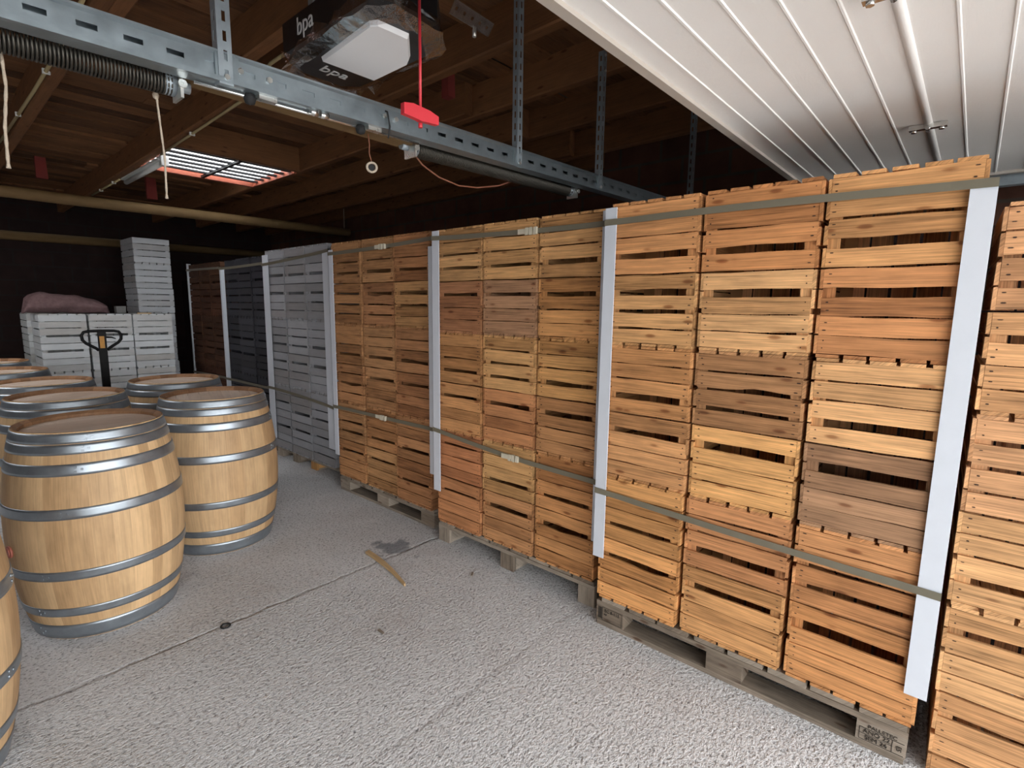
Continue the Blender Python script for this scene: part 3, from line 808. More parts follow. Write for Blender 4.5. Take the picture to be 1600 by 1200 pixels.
ROWS = ['top', 'second from top', 'third from top', 'third from bottom', 'second from bottom', 'bottom']
def mute(c):
    m = (198, 142, 92)
    c = tuple(v * 0.72 + q * 0.28 for v, q in zip(c, m)); l = 0.3 * c[0] + 0.6 * c[1] + 0.1 * c[2]
    return tuple((v * 0.90 + l * 0.10) * 0.97 for v in c)
def cname(c):
    r, g, b = c
    if r > 212: return 'pale golden pine'
    if r > 195: return 'golden pine'
    if b > 78 and r < 170: return 'greyish brown pine'
    if r > 180: return 'orange pine'
    return 'reddish brown pine'

def load(key, x, y0, y1, z0, ztop, cols, colnames, loadname, colors, gaps, painted=False, H6=6, D=0.36, wob=0.004, dxs=None, names=None, drop=None, yrot=0.0):
    """columns listed from the far end (left in the photo) to the near end; rows from the top down"""
    pitch = (y1 - y0) / cols; H = (ztop - z0) / H6; R = random.Random(key)
    for ci in range(cols):
        yc = y1 - pitch * (ci + 0.5)
        for ri in range(H6):
            lvl = H6 - 1 - ri
            z = z0 + lvl * H
            inv = (lvl % 2 == 1)
            colr = colors[ci][ri] if isinstance(colors, list) else tuple(max(5, min(250, v + d)) for v, d in zip(colors, [R.randint(-9, 9)] * 3))
            gp = gaps[ci][ri] if gaps else R.choice(GAPD[:2] if inv else GAPD[:1]) 
            if not gaps:
                gp = R.choice([(3, 4, 20), (4, 8, 14), (3, 14, 6), (5, 5, 18)]) if inv else R.choice([(20, 4, 4), (16, 8, 3), (12, 5, 9), (22, 3, 3)])
            nm = names if names else cname(colr)
            row = (ROWS if H6 == 6 else ['top', 'second from top', 'second from bottom', 'bottom'] if H6 == 4 else ['top', 'second', 'third', 'fourth', 'fifth', 'sixth', 'lowest'])[ri]
            lab = '%s crate, %s of the %s, %s' % (nm, row, colnames[ci], loadname)
            dx = (dxs[ci] if dxs else 0) + R.uniform(-wob, wob)
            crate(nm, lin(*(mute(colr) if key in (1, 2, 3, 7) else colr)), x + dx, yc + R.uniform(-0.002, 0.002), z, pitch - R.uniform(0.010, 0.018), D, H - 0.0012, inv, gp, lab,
                  'crates of the ' + loadname, painted, yrot + R.uniform(-0.006, 0.006), key * 100 + ci * 10 + ri)

LMR = ['left column', 'middle column', 'right column']
S1c = [[(203, 138, 82), (208, 155, 96), (203, 140, 82), (200, 142, 88), (204, 144, 80), (214, 148, 82)],
       [(192, 124, 70), (222, 170, 112), (166, 118, 76), (218, 160, 92), (196, 130, 80), (208, 150, 90)],
       [(204, 146, 88), (196, 128, 76), (224, 170, 112), (152, 116, 88), (204, 138, 84), (208, 140, 80)]]
S1g = [[(3, 4, 22), (22, 12, 8), (3, 3, 22), (20, 3, 4), (3, 3, 14), (16, 6, 3)],
       [(4, 4, 24), (26, 3, 4), (5, 8, 14), (26, 4, 4), (6, 4, 24), (24, 3, 3)],
       [(4, 6, 26), (28, 3, 3), (6, 5, 26), (30, 3, 3), (3, 10, 15), (32, 4, 4)]]
S2c = [[(202, 154, 98), (170, 112, 76), (186, 130, 76), (192, 134, 80), (174, 106, 66), (178, 114, 70)],
       [(200, 150, 92), (166, 124, 94), (204, 154, 94), (184, 120, 74), (194, 148, 90), (184, 128, 80)],
       [(204, 152, 94), (196, 136, 76), (199, 144, 80), (180, 125, 76), (186, 124, 70), (190, 130, 74)]]
S2g = [[(4, 10, 14), (15, 3, 3), (3, 5, 14), (15, 3, 3), (10, 5, 4), (12, 3, 3)],
       [(4, 8, 16), (16, 2, 2), (6, 12, 14), (20, 3, 3), (3, 3, 16), (22, 3, 3)],
       [(5, 6, 20), (20, 3, 3), (5, 6, 18), (22, 6, 3), (3, 3, 18), (20, 3, 3)]]
S3c = [[(172, 124, 80), (168, 118, 74), (166, 116, 72), (164, 112, 70), (170, 122, 78), (172, 118, 72)],
       [(178, 130, 84), (160, 108, 70), (172, 124, 80), (176, 126, 82), (170, 116, 70), (184, 136, 86)],
       [(160, 106, 66), (184, 136, 84), (164, 112, 72), (158, 104, 66), (168, 116, 74), (162, 108, 68)]]
S3g = [[(4, 10, 14), (18, 9, 8), (3, 6, 16), (8, 14, 8), (3, 14, 16), (16, 4, 4)],
       [(4, 8, 20), (20, 10, 10), (6, 5, 20), (18, 3, 3), (3, 4, 16), (16, 4, 4)],
       [(3, 4, 16), (22, 14, 5), (8, 5, 16), (16, 3, 3), (3, 4, 18), (5, 14, 4)]]
load(1, 2.075, 0.005, 1.25, 0.146, 1.972, 3, LMR, 'nearest strapped load', S1c, S1g)
load(2, 2.16, 1.315, 2.515, 0.142, 1.978, 3, LMR, 'second strapped load', S2c, S2g)
load(3, 2.245, 2.655, 3.865, 0.132, 2.0, 3, LMR, 'third strapped load', S3c, S3g, dxs=[0, 0.006, -0.004])
load(4, 2.33, 4.06, 5.235, 0.108, 2.03, 3, LMR, 'light grey load', (150, 151, 155), None, True, names='light grey painted')
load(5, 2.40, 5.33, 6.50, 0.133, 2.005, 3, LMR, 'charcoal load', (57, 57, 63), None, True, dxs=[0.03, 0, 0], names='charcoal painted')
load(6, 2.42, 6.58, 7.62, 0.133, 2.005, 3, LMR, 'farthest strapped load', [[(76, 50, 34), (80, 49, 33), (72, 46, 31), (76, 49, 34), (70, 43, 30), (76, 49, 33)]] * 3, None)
load(7, 2.09, -0.432, -0.022, 0.0, 1.835, 1, ['stack'], 'at the right edge', [[(190, 136, 92), (206, 152, 100), (204, 150, 104), (208, 158, 104), (208, 158, 104), (204, 150, 98)]],
     [[(4, 10, 16), (20, 6, 4), (10, 12, 6), (3, 3, 20), (20, 5, 3), (14, 5, 4)]], D=0.5, yrot=0.032)
# --- white crates at the back
load(8, 0, 0, 0, 0, 0, 0, [], '', [], None) if False else None

def crate_facing_door(x, y, z, W, D, H, inv, gp, label, group, colr, seed):
    # front face looks towards the doorway (-y)
    return crate('white', lin(*colr), x, y, z, W, D, H, inv, gp, label, group, True, PI / 2, seed)
WR = random.Random(21)
for ci, (xc, cn) in enumerate(((1.085, 'left'), (1.50, 'middle'), (1.905, 'right'))):
    for ri in range(4):
        lvl = 3 - ri; inv = lvl % 2 == 1; gp = [(4, 5, 20), (20, 4, 4), (4, 5, 16), (18, 4, 4)][ri]
        d = WR.randint(-6, 6)
        crate_facing_door(xc, 7.30, 0.146 + lvl * 0.312, 0.395, 0.5, 0.311, inv, gp,
                          'white painted crate, %s of the %s column behind the pallet truck' % (['top', 'second from top', 'second from bottom', 'bottom'][ri], cn),
                          'white crates behind the pallet truck', (206 + d, 210 + d, 212 + d), 800 + ci * 10 + ri)
for ri in range(7):
    lvl = 6 - ri; inv = lvl % 2 == 1; d = WR.randint(-8, 4)
    off = [0, 0, 0.008, 0.004, 0.0, 0.012, 0.01][ri]
    crate_facing_door(2.125 + off, 7.95, 0.146 + lvl * 0.312, 0.40, 0.55, 0.311, inv, (7, 7, 7) if ri < 4 else (4, 4, 14),
                      'white crate, %s of the tall stack behind the other white crates' % ['top', 'second from top', 'third from top', 'fourth from top', 'third from bottom', 'second from bottom', 'bottom'][ri],
                      'white crates of the tall stack', (192 + d, 196 + d, 200 + d), 900 + ri)
for ri in range(4):
    lvl = 3 - ri; inv = lvl % 2 == 1
    crate_facing_door(1.055, 7.84, 0.146 + lvl * 0.312, 0.395, 0.5, 0.311, inv, (4, 5, 18), 'white crate, %s of the column behind the left white column' % ['top', 'second from top', 'second from bottom', 'bottom'][ri],
                      'white crates behind the pallet truck', (196, 200, 200), 860 + ri)

# ------------------------------------------------------------------ pallets
def pallet(x, yc, label, runner_y=True, L=1.2, D=0.56, zs=1.0, mats=None, stamp=False, rot=0.0, by=None, blockmat=None):
    """x = front face, length L along y"""
    t = thing('wooden_pallet', label, 'pallet', (x, yc, 0), rot, 'pallets under the crates')
    m = mats or M['pallet']; h = L / 2; Z = [0, 0.022 * zs, 0.100 * zs, 0.122 * zs, 0.144 * zs]
    n = 8; w = L / n
    for k in range(n):
        mb = MB(); ya = -h + k * w; mb.box(rnd.uniform(0, 0.012), D, ya + 0.006, ya + w - rnd.uniform(0.008, 0.03), Z[3] + 0.0003, Z[4], 'x', jit=0.0015); obj('deck_board', mb, m, t)
    for k in range(3):
        xa = (0.004, D / 2 - 0.05, D - 0.104)[k]
        mb = MB(); mb.box(xa, xa + 0.1, -h, h, Z[2], Z[3], 'y'); obj('stringer_board', mb, m, t)
        if runner_y:
            mb = MB(); mb.box(xa, xa + 0.1, -h + 0.004, h - 0.004, 0, Z[1], 'y'); obj('runner_board', mb, m, t)
        else:
            ya = (by or (-h, -0.05, h - 0.1))[k]
            mb = MB(); mb.box(0.03, D - 0.01, ya + 0.005, ya + 0.095, 0, Z[1], 'x'); obj('runner_board', mb, m, t)
        for q in range(3):
            ya = (-h, -0.0725, h - 0.145)[q] if runner_y else (by or (-h, -0.05, h - 0.1))[q]
            wd = 0.145 if runner_y else 0.1
            z0 = 0 if (not runner_y and k == 0) else Z[1]
            mb = MB(); mb.box(xa + 0.001, xa + (0.1 if k else 0.095), ya, ya + wd, z0 if k == 0 and not runner_y else Z[1], Z[2], 'y', jit=0.001)
            if not runner_y and k == 0:
                mb = MB(); mb.box(xa + 0.001, xa + 0.026, ya, ya + wd, 0, Z[2], 'z'); mb.box(xa + 0.0265, xa + 0.1, ya, ya + wd, Z[1], Z[2], 'y')
            b = obj('block', mb, (blockmat if blockmat and k == 0 and q == 0 else m), t)
            if stamp and k == 0 and q in (0, 2):
                xo = xa - 0.0012
                if q == 0:     # right-hand block in the photo
                    yc_ = ya + wd / 2
                    for txt, s_, dy, dz in (('PALLETEC', 0.019, -0.004, 0.084), ('ANO 22', 0.022, 0.012, 0.063), ('SEM 26', 0.022, 0.012, 0.040)):
                        lettering(txt, s_, M['ink'], b, (xo, yc_ + dy, dz), (0, -1, 0), (0, 0, 1), 1.0)
                    lettering('ES', 0.020, M['ink'], b, (xo, yc_ - 0.052, 0.052), (0, 0, -1), (0, -1, 0))
                    fr = MB()
                    for (a, c, d_, e) in ((-0.034, 0.062, 0.0285, 0.030), (-0.034, 0.062, 0.0735, 0.075), (-0.034, -0.0325, 0.0285, 0.075), (0.0605, 0.062, 0.0285, 0.075), (-0.034, 0.062, 0.0515, 0.0525), (-0.066, -0.034, 0.0735, 0.075), (-0.066, -0.034, 0.0285, 0.030)):
                        fr.box(xo - 0.0004, xo + 0.0008, yc_ + a, yc_ + c, d_, e)
                    obj('stamp_frame', fr, M['ink'], b)
                else:
                    yc_ = ya + wd / 2
                    lettering('EC 8-112', 0.021, M['ink'], b, (xo, yc_ - 0.012, 0.080), (0, -1, 0), (0, 0, 1))
                    lettering('MP', 0.012, M['ink'], b, (xo, yc_ + 0.022, 0.060), (0, -1, 0), (0, 0, 1))
                    fr = MB()
                    for (a, c, d_, e) in ((-0.066, 0.040, 0.0285, 0.030), (-0.066, 0.040, 0.094, 0.0955), (-0.066, -0.0645, 0.0285, 0.0955), (0.0385, 0.040, 0.0285, 0.0955)) + tuple((0.043 + 0.005 * j, 0.0455 + 0.005 * j, 0.034, 0.092) for j in range(4)):
                        fr.box(xo - 0.0004, xo + 0.0008, yc_ + a, yc_ + c, d_, e)
                    obj('stamp_frame', fr, M['ink'], b)
    return t
pallet(2.07, 0.632, 'weathered grey pallet with stamped blocks under the nearest load', True, 1.22, stamp=True)
pallet(2.165, 1.915, 'grey pallet on open legs under the second strapped load', False, 1.2, zs=0.965)
pallet(2.25, 3.26, 'grey pallet with a long front runner under the third load', True, 1.2, zs=0.9)
pm2 = wood('fresh_pallet_wood', lin(178, 134, 84), 0.25, 0.25, 0.3, True, 0.8, dirt=0.2)
pallet(2.355, 4.65, 'low dark pallet with a yellowish block under the light grey crates', False, 1.16, D=0.55, zs=0.74, by=(-0.2, 0.15, 0.47), blockmat=pm2)
pallet(2.42, 5.92, 'low dark pallet under the charcoal crates', True, 1.15, zs=0.9, D=0.5)
pallet(2.44, 7.1, 'low dark pallet under the farthest strapped load', True, 1.04, zs=0.9, D=0.5)
for (xx, yy, lab, L) in ((1.495, 7.31, 'grey pallet under the three white columns', 1.22), (2.125, 7.94, 'grey pallet under the tall white stack', 0.42), (1.055, 7.835, 'grey pallet under the white column behind the others', 0.42)):
    t = pallet(0, 0, lab, True, L, 0.51 if L > 1 else 0.6); t.location = (xx, yy, 0); t.rotation_euler = (0, 0, PI / 2)
# planks lying on the floor by the light grey load
mb = MB(); mb.box(2.27, 2.39, 5.15, 5.32, 0.001, 0.02, 'y'); 

# ------------------------------------------------------------------ edge boards and straps
def edge_board(x, y, sgn, z0, z1, label, lx=0.05, ly=0.055, lean=0.0):
    """L-shaped strip round a front corner; sgn = +1 when the load lies on the +y side"""
    t = 0.005; mb = MB(); xf = x - 0.013; y -= sgn * 0.005
    poly = [(xf, y - sgn * 0.006), (xf, y + sgn * ly), (xf + t, y + sgn * ly), (xf + t, y), (xf + lx, y), (xf + lx, y - sgn * 0.006), (xf + 0.004, y - sgn * 0.0065)]
    if sgn > 0: poly = poly[::-1]
    mb.prism(poly, 'z', z0, z1)
    o = obj('edge_board', mb, M['white'])
    if lean:
        for v in o.data.vertices: v.co.y += lean * (v.co.z - z1) / (z1 - z0)
    return tag(o, label, 'edge board', 'white corner boards on the strapped loads')
edge_board(2.073, 0.000, 1, 0.268, 1.893, 'widest white corner board, at the right end of the nearest load', 0.06, 0.054)
edge_board(2.073, 1.255, -1, 0.348, 1.955, 'white corner board at the left end of the nearest load', 0.05, 0.05)
edge_board(2.158, 1.306, 1, 0.37, 1.965, 'narrow white corner board at the right end of the second load', 0.05, 0.03)
edge_board(2.158, 2.522, -1, 0.345, 1.972, 'white corner board at the left end of the second load', 0.05, 0.055)
edge_board(2.243, 2.648, 1, 0.40, 1.90, 'slim white corner board at the right end of the third load', 0.05, 0.03)
edge_board(2.243, 3.872, -1, 0.30, 1.95, 'white corner board at the left end of the third load', 0.05, 0.05)
edge_board(2.328, 4.052, 1, 0.285, 1.955, 'white corner board at the right end of the light grey load', 0.06, 0.085)
edge_board(2.328, 5.243, -1, 0.2, 1.99, 'bluish white corner board between light grey and charcoal crates', 0.06, 0.11)
edge_board(2.398, 6.508, -1, 0.3, 1.93, 'thin white corner board at the left end of the charcoal load', 0.05, 0.03)
edge_board(2.418, 7.628, -1, 0.3, 2.02, 'thin white corner board at the far end of the farthest load', 0.05, 0.03)

def strap(x, ya, yb, za, zb, label, D=0.36, sag=0.0, buckle=None, w=0.026, th=0.0016):
    """closed band round the load; front run from ya (near) to yb (far) at heights za, zb"""
    t = thing('binding_strap', label, 'strap', group='olive straps round the crate loads')
    xf = x - 0.020; xb = x + D + 0.03; P = []
    N = 12
    for k in range(N + 1):
        u = k / N; P.append((xf + (0.006 if 0.06 < u < 0.94 else 0), ya + (yb - ya) * u, za + (zb - za) * u - sag * math.sin(PI * u)))
    P += [(xb, yb, zb), (xb, ya, za)]
    mb = MB(); n = len(P); V = []
    cx = (xf + xb) / 2; cy = (ya + yb) / 2
    for (px, py, pz) in P:
        ox = -th if px < cx else th; oy = th if py > cy else -th
        V += [(px, py, pz - w / 2), (px, py, pz + w / 2), (px + ox, py, pz + w / 2), (px + ox, py, pz - w / 2)]
    F = []
    for k in range(n):
        a = 4 * k; b = 4 * ((k + 1) % n)
        F += [(a + q, a + (q + 1) % 4, b + (q + 1) % 4, b + q) for q in range(4)]
    mb.add(V, F); obj('band', mb, M['strap'], t)
    if buckle is not None:
        u = buckle; yy = ya + (yb - ya) * u; zz = za + (zb - za) * u - sag * math.sin(PI * u)
        mb = MB(); R = random.Random(int(u * 100))
        for d in (-0.035, -0.005, 0.02):
            mb.box(xf - 0.008, xf + 0.004, yy + d - 0.006, yy + d + 0.012, zz - 0.018, zz + 0.018, jit=0.002)
        mb.box(xf - 0.004, xf + 0.003, yy + 0.03, yy + 0.085, zz - 0.012, zz + 0.014)
        obj('buckle', mb, M['buckle'], t)
strap(2.075, -0.012, 1.266, 1.888, 1.893, 'upper strap of the nearest load', sag=-0.008)
strap(2.075, -0.012, 1.266, 0.634, 0.676, 'lower strap of the nearest load', sag=0.006)
strap(2.16, 1.295, 2.533, 1.906, 1.93, 'upper strap of the second load', sag=0.006, buckle=0.37)
strap(2.16, 1.295, 2.533, 0.678, 0.748, 'lower strap of the second load', sag=0.018, buckle=0.45)
strap(2.245, 2.637, 3.884, 1.948, 1.92, 'upper strap of the third load', sag=0.006, buckle=0.42)
strap(2.245, 2.637, 3.884, 0.712, 0.703, 'lower strap of the third load', buckle=0.45)
strap(2.33, 4.030, 5.264, 1.965, 1.90, 'upper strap of the light grey load', sag=0.004)
strap(2.33, 4.030, 5.264, 0.655, 0.704, 'lower strap of the light grey load', sag=-0.01)
strap(2.40, 5.312, 6.520, 1.93, 1.915, 'upper strap of the charcoal load', sag=0.004)
strap(2.40, 5.312, 6.520, 0.668, 0.66, 'lower strap of the charcoal load')
strap(2.42, 6.568, 7.640, 1.93, 1.94, 'upper strap of the farthest strapped load')
strap(2.42, 6.568, 7.640, 0.66, 0.64, 'lower strap of the farthest strapped load')

# ------------------------------------------------------------------ barrels
BME = {}
def barrel_meshes(H, rm=0.352, re=0.287):
    key = (H, rm, re)
    if key in BME: return BME[key]
    R = random.Random(int(H * 1000)); out = []
    def pr(z): return re + (rm - re) * (1 - (2 * z / H - 1) ** 2)
    # staves
    mb = MB(); ns = 30; zs = [H * k / 18 for k in range(19)]; edge = []
    a = R.random() * 6
    ws = [R.uniform(0.7, 1.3) for _ in range(ns)]; tot = sum(ws)
    for k in range(ns):
        da = 2 * PI * ws[k] / tot; V = []; G = []; F = []; sd = R.uniform(0, 60); m = 4; Nz = len(zs)
        for q in range(m + 1):
            b = a + da * q / m
            for z in zs:
                r = pr(z) - (0.0006 if q in (0, m) else 0)
                V.append((r * math.cos(b), r * math.sin(b), z)); G.append((z + sd, r * da * q / m + sd, sd))
        for q in range(m):
            for j in range(Nz - 1):
                i = q * Nz + j; F.append((i, i + Nz, i + Nz + 1, i + 1))
        mb.add(V, F, G, R.random(), 0, True); a += da
    out.append(('staves', mesh(mb, 'staves', [M['oak']]), None))
    # chime: bevelled rim, inside of the rim at both ends
    for (z0, s) in ((H, -1), (0, 1)):
        mb = MB(); a = 0.3
        for k in range(ns):
            da = 2 * PI / ns
            prof = [(re - 0.001, z0), (re - 0.006, z0), (re - 0.022, z0 + s * 0.012), (re - 0.026, z0 + s * 0.046)]
            if s > 0: prof = prof[::-1]
            V = []; G = []; F = []; sd = R.uniform(0, 60)
            for q in range(4):
                b = a + da * q / 3
                for (r, z) in prof: V.append((r * math.cos(b), r * math.sin(b), z)); G.append((z * 2 + sd, r * b, sd))
            n = len(prof)
            for q in range(3):
                F += [(q * n + j, q * n + n + j, q * n + n + j + 1, q * n + j + 1) for j in range(n - 1)]
            mb.add(V, F, G, R.random(), 0, False)
            a += da
        out.append(('chime', mesh(mb, 'chime', [M['chime']]), None))
    # heads: planks
    for z, nm in ((H - 0.034, 'head'), (0.034, 'head')):
        mb = MB(); rr = re - 0.024; ws = [R.uniform(0.06, 0.1) for _ in range(9)]; tot = sum(ws); yy = -rr
        for w in ws:
            y1 = yy + w / tot * 2 * rr; n = 6; V = []; G = []; sd = R.uniform(0, 40); F = []
            for q in range(n + 1):
                y_ = yy + 0.0006 + (y1 - yy - 0.0012) * q / n; hx = math.sqrt(max(0, rr * rr - y_ * y_))
                for x in (-hx, hx):
                    for dz in (-0.008, 0.008): V.append((x, y_, z + dz)); G.append((x + sd, y_ + sd, sd))
            for q in range(n):
                i = 4 * q; F += [(i + 1, i + 3, i + 7, i + 5), (i, i + 4, i + 6, i + 2)]
            mb.add(V, F, G, R.random()); yy = y1
        out.append((nm, mesh(mb, nm, [M['head']]), None))
    # hoops
    s = H / 0.96
    for (z1, z0) in ((0.955, 0.912), (0.909, 0.866), (0.826, 0.776), (0.635, 0.588), (0.352, 0.308), (0.168, 0.126), (0.078, 0.004)):
        z0 *= s; z1 *= s; mb = MB(); prof = [(pr(z0) + 0.0002, z0)] + [(pr(z0 + (z1 - z0) * k / 4) + 0.0028, z0 + (z1 - z0) * k / 4) for k in range(5)] + [(pr(z1) + 0.0002, z1)]
        mb.lathe(prof, 72)
        for (da, dz) in ((0, 0.3), (0, 0.7), (0.07, 0.5)):
            an = 3.55 + da + z0; zz = z0 + (z1 - z0) * dz; r = pr(zz) + 0.002
            mb.disc((r * math.cos(an), r * math.sin(an), zz), (math.cos(an), math.sin(an), 0), 0.006, 0.004, 8)
        out.append(('hoop', mesh(mb, 'hoop', [M['hoop']]), None))
    BME[key] = out
    return out
def barrel(x, y, H, rot, label, bung=None, rm=0.352, re=0.287):
    t = thing('wine_barrel', label, 'barrel', (x, y, 0), rot, 'oak barrels standing on end')
    for nm, me, _ in barrel_meshes(H, rm, re):
        o = bpy.data.objects.new(nm, me); C.objects.link(o); o.parent = t
    if bung is not None:
        a, z = bung; r = 0.350; mb = MB(); mb.disc((r * math.cos(a), r * math.sin(a), z), (math.cos(a), math.sin(a), 0), 0.027, 0.008, 16)
        mb.disc(((r + 0.008) * math.cos(a), (r + 0.008) * math.sin(a), z), (math.cos(a), math.sin(a), 0), 0.019, 0.004, 16)
        obj('bung', mb, plain('reddish_bung', lin(176, 104, 88), 0.6, 0, 0.2, 60), t)
    return t
barrel(0.535, 3.165, 0.96, 0.0, 'nearest whole oak barrel, with a reddish bung low on its left', (PI * 1.075, 0.43))
barrel(1.235, 3.60, 0.96, 1.3, 'oak barrel beside the aisle, right of the barrel with the bung')
barrel(1.285, 4.50, 0.96, 2.2, 'oak barrel behind the aisle barrel, in front of the charcoal crates')
barrel(0.60, 4.17, 0.96, 0.8, 'oak barrel directly behind the barrel with the bung')
barrel(0.585, 4.97, 0.96, 3.9, 'third oak barrel of the left row, its head bright')
barrel(0.43, 5.70, 0.985, 5.0, 'fourth oak barrel of the left row, only its rim showing')
barrel(0.40, 6.43, 1.0, 2.9, 'farthest oak barrel of the left row, before the white crates')
barrel(-0.20, 2.40, 0.96, 1.9, 'oak barrel cut off by the lower left edge')

# ------------------------------------------------------------------ pallet truck
t = thing('pallet_truck', 'black pallet truck with looped handle before the white crates', 'pallet truck', (1.115, 5.8, 0))
mb = MB()
hp = [(0.03, 1.10), (0.05, 1.12), (0.115, 1.165), (0.138, 1.195), (0.142, 1.235), (0.125, 1.262), (0.09, 1.27), (0, 1.272), (-0.09, 1.27), (-0.125, 1.262), (-0.142, 1.235), (-0.138, 1.195), (-0.115, 1.165), (-0.05, 1.12), (-0.03, 1.10)]
mb.tube([(x, 0, z) for x, z in hp], 0.0125, 10); obj('handle_loop', mb, M['truck'], t)
mb = MB(); mb.prism([(-0.028, -0.018), (0.028, -0.018), (0.028, 0.018), (-0.028, 0.018)], 'z', 0.25, 1.265); obj('drawbar', mb, M['truck'], t)
mb = MB(); mb.box(-0.022, 0.012, -0.022, -0.0185, 1.12, 1.225); obj('warning_label', mb, M['label'], t)
mb = MB(); mb.tube([(0.03, 0, 1.215), (0.07, -0.005, 1.212), (0.098, -0.01, 1.20)], 0.007, 8, rs=[0.008, 0.007, 0.004]); obj('lever', mb, M['truck'], t)
mb = MB(); mb.tube([(0, 0.02, 0.06), (0, 0.02, 0.42)], 0.055, 16); mb.box(-0.09, 0.09, -0.03, 0.10, 0.16, 0.26); obj('pump', mb, M['truck'], t)
mb = MB(); mb.box(-0.27, 0.27, 0.12, 0.17, 0.065, 0.30); obj('fork_frame', mb, M['truck'], t)
for sx in (-1, 1):
    mb = MB(); mb.box(sx * 0.19 - 0.08, sx * 0.19 + 0.08, 0.171, 1.20, 0.06, 0.10); obj('fork', mb, M['truck'], t)
    mb = MB(); mb.tube([(sx * 0.05, 0.02, 0.09), (sx * 0.10, 0.02, 0.09)], 0.09, 20); obj('steer_wheel', mb, M['rubber'], t)
    mb = MB(); mb.tube([(sx * 0.19 - 0.04, 1.1, 0.037), (sx * 0.19 + 0.04, 1.1, 0.037)], 0.037, 16); obj('fork_roller', mb, M['rubber'], t)

# ------------------------------------------------------------------ small things
ZW = 0.146 + 4 * 0.312
t = thing('rolled_sack', 'lumpy pinkish rolled sack lying on the white crates', 'sack', (1.165, 7.52, ZW))
mb = MB(); R = random.Random(4); N = 22; n = 18; V = []; F = []
ph = [R.uniform(0, 6) for _ in range(8)]
for k in range(N + 1):
    u = k / N; x = -0.37 + 0.74 * u
    env = min(1, math.sqrt(max(0.0, 1 - (abs(u - 0.5) * 2) ** 5)))
    hgt = (0.115 - 0.045 * u) * env + 0.004; wd = 0.14 * env + 0.004
    for q in range(n):
        a = 2 * PI * q / n
        f = 1 + 0.07 * math.sin(5 * a + ph[0] + 6 * u) + 0.06 * math.sin(17 * u + ph[1] + 2 * a) + 0.04 * math.sin(31 * u + 3 * a + ph[2])
        z = hgt + hgt * f * math.sin(a)
        V.append((x + 0.01 * math.sin(3 * a + ph[3]), wd * f * math.cos(a), max(0.001, z + 0.02 * (1 - u) * env)))
for k in range(N):
    F += [(k * n + q, k * n + (q + 1) % n, k * n + n + (q + 1) % n, k * n + n + q) for q in range(n)]
F += [tuple(range(n))[::-1], tuple(N * n + q for q in range(n))]
mb.add(V, F, None, 0.5, 0, True); obj('sacking', mb, M['cushion'], t)
mb = MB(); mb.box(1.76, 1.90, 7.32, 7.35, ZW, ZW + 0.014, 'x', 0.6)
tag(obj('wood_lath', mb, M['lath']), 'short yellowish lath lying on the right white column', 'lath')
mb = MB(); mb.box(1.63, 1.72, 7.62, 7.74, ZW, ZW + 0.085, jit=0.004)
tag(obj('small_box', mb, plain('dull_grey_card', lin(120, 120, 118), 0.8)), 'small grey box on the white crates beside the rolled sack', 'box')
# lath on the floor
mb = MB(); N = 8; V = []; G = []
for k in range(N + 1):
    u = k / N; w = 0.0115 * (1 - 0.75 * max(0, u - 0.35) / 0.65) + 0.002
    x = 1.735 - 0.085 * u + 0.012 * math.sin(PI * u); yy = 2.69 - 0.49 * u; z = 0.001 + 0.004 * math.sin(PI * u)
    for (dx, dz) in ((-w, 0), (-w, 0.012), (w, 0.016), (w, 0)):
        V.append((x + dx, yy, z + dz)); G.append((yy, dx, 0.3))
F = []
for k in range(N):
    a = 4 * k; b = a + 4; F += [(a + q, a + (q + 1) % 4, b + (q + 1) % 4, b + q) for q in range(4)]
F += [(3, 2, 1, 0), (4 * N, 4 * N + 1, 4 * N + 2, 4 * N + 3)]
mb.add(V, F, G, 0.6)
tag(obj('wood_splinter', mb, M['lath']), 'split pale lath lying on the floor in the aisle', 'lath')
mb = MB(); mb.tube([(0.02 * math.cos(a), 0.02 * math.sin(a), 0.005) for a in [2 * PI * k / 16 for k in range(16)]], 0.004, 6, closed=True)
tag(obj('rubber_ring', mb, M['rubber'], None, (0.85, 2.53, 0)), 'small dark ring lying on the floor joint', 'ring')
for k, (px, py, lab) in enumerate(((1.99, 2.02, 'dark wood chip on the floor near the second load'), (1.32, 1.95, 'olive wood chip on the floor of the aisle'))):
    mb = MB(); mb.box(-0.02, 0.02, -0.005, 0.005, 0, 0.005, 'x', jit=0.002)
    tag(obj('wood_chip', mb, M['pallet'], None, (px, py, 0.001), 0.6 + k), lab, 'wood chip')

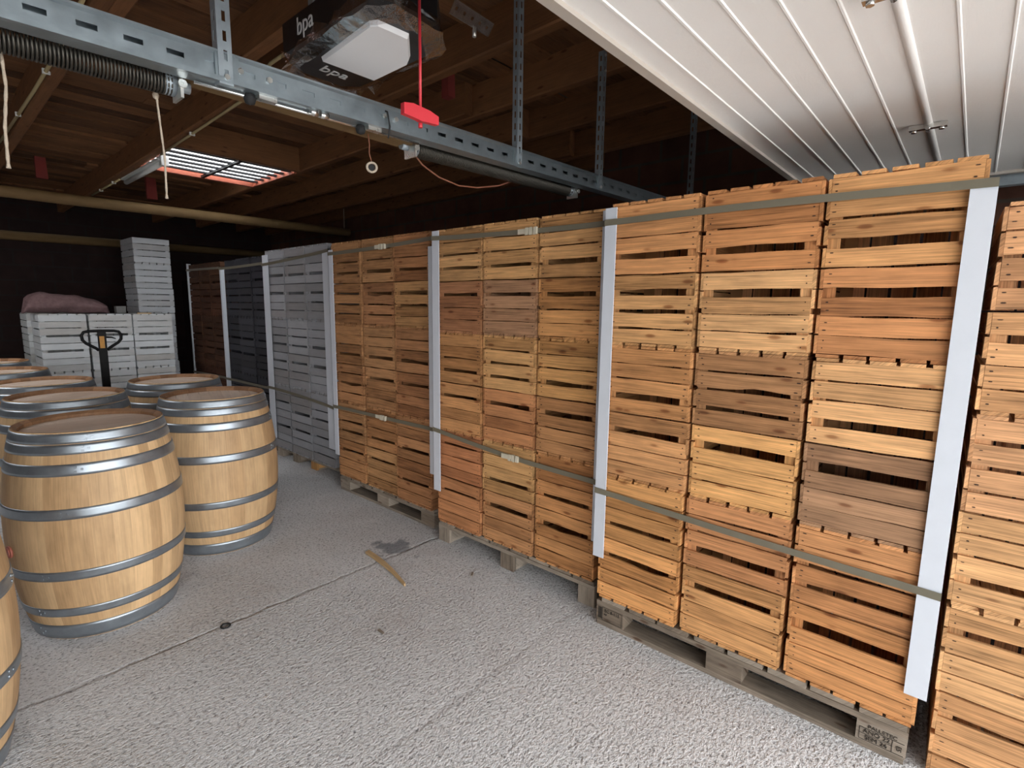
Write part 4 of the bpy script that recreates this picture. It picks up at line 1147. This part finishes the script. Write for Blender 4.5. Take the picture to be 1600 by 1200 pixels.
# ------------------------------------------------------------------ light, camera
w = bpy.data.worlds.new('World'); bpy.context.scene.world = w; w.use_nodes = True
nt = w.node_tree; bg = nt.nodes['Background']
bg.inputs[0].default_value = (0.97, 0.985, 1.0, 1); bg.inputs[1].default_value = 5.0
for (a, b) in ((OX0, OX1), (PX0, PX1)):  # main doorway and the added one
    la = bpy.data.lights.new('doorway_portal', 'AREA'); la.shape = 'RECTANGLE'; la.size = b - a; la.size_y = OH
    la.cycles.is_portal = True
    lo = bpy.data.objects.new('doorway_portal', la); C.objects.link(lo); lo.location = ((a + b) / 2, YF - 0.1, OH / 2)
    lo.rotation_euler = (PI / 2, 0, 0)
la = bpy.data.lights.new('skylight_portal', 'AREA'); la.shape = 'RECTANGLE'; la.size = SX1 - SX0; la.size_y = SY1 - SY0; la.cycles.is_portal = True
lo = bpy.data.objects.new('skylight_portal', la); C.objects.link(lo); lo.location = ((SX0 + SX1) / 2, (SY0 + SY1) / 2, zc(5.75) + 0.12)
la = bpy.data.lights.new('skylight_portal', 'AREA'); la.shape = 'RECTANGLE'; la.size = TX1 - TX0; la.size_y = TY1 - TY0; la.cycles.is_portal = True  # portal of the added roof opening
lo = bpy.data.objects.new('skylight_portal', la); C.objects.link(lo); lo.location = ((TX0 + TX1) / 2, (TY0 + TY1) / 2, zc(5) + 0.12)

f, pitch, roll, yaw = 820.0, math.radians(8.26), math.radians(0.75), math.radians(48.9)
fh = Vector((math.sin(yaw), math.cos(yaw), 0)); rt = Vector((math.cos(yaw), -math.sin(yaw), 0)); up = Vector((0, 0, 1))
fw = fh * math.cos(pitch) - up * math.sin(pitch); uu = up * math.cos(pitch) + fh * math.sin(pitch)
RR = rt * math.cos(roll) + uu * math.sin(roll); UU = -rt * math.sin(roll) + uu * math.cos(roll)
cam = bpy.data.cameras.new('camera'); co = bpy.data.objects.new('camera', cam); C.objects.link(co)
mt = Matrix((RR, UU, -fw)).transposed().to_4x4(); mt.translation = Vector((0, 0, 1.52)); co.matrix_world = mt
cam.sensor_fit = 'HORIZONTAL'; cam.sensor_width = 36.0; cam.lens = f / 1600 * 36.0; cam.clip_start = 0.05
sc = bpy.context.scene; sc.camera = co
sc.view_settings.view_transform = 'Standard'; sc.view_settings.look = 'None'; sc.view_settings.gamma = 1.0
sc.view_settings.use_curve_mapping = False; sc.view_settings.exposure = 0.98
sc.cycles.max_bounces = 10; sc.cycles.diffuse_bounces = 6; sc.cycles.transparent_max_bounces = 12
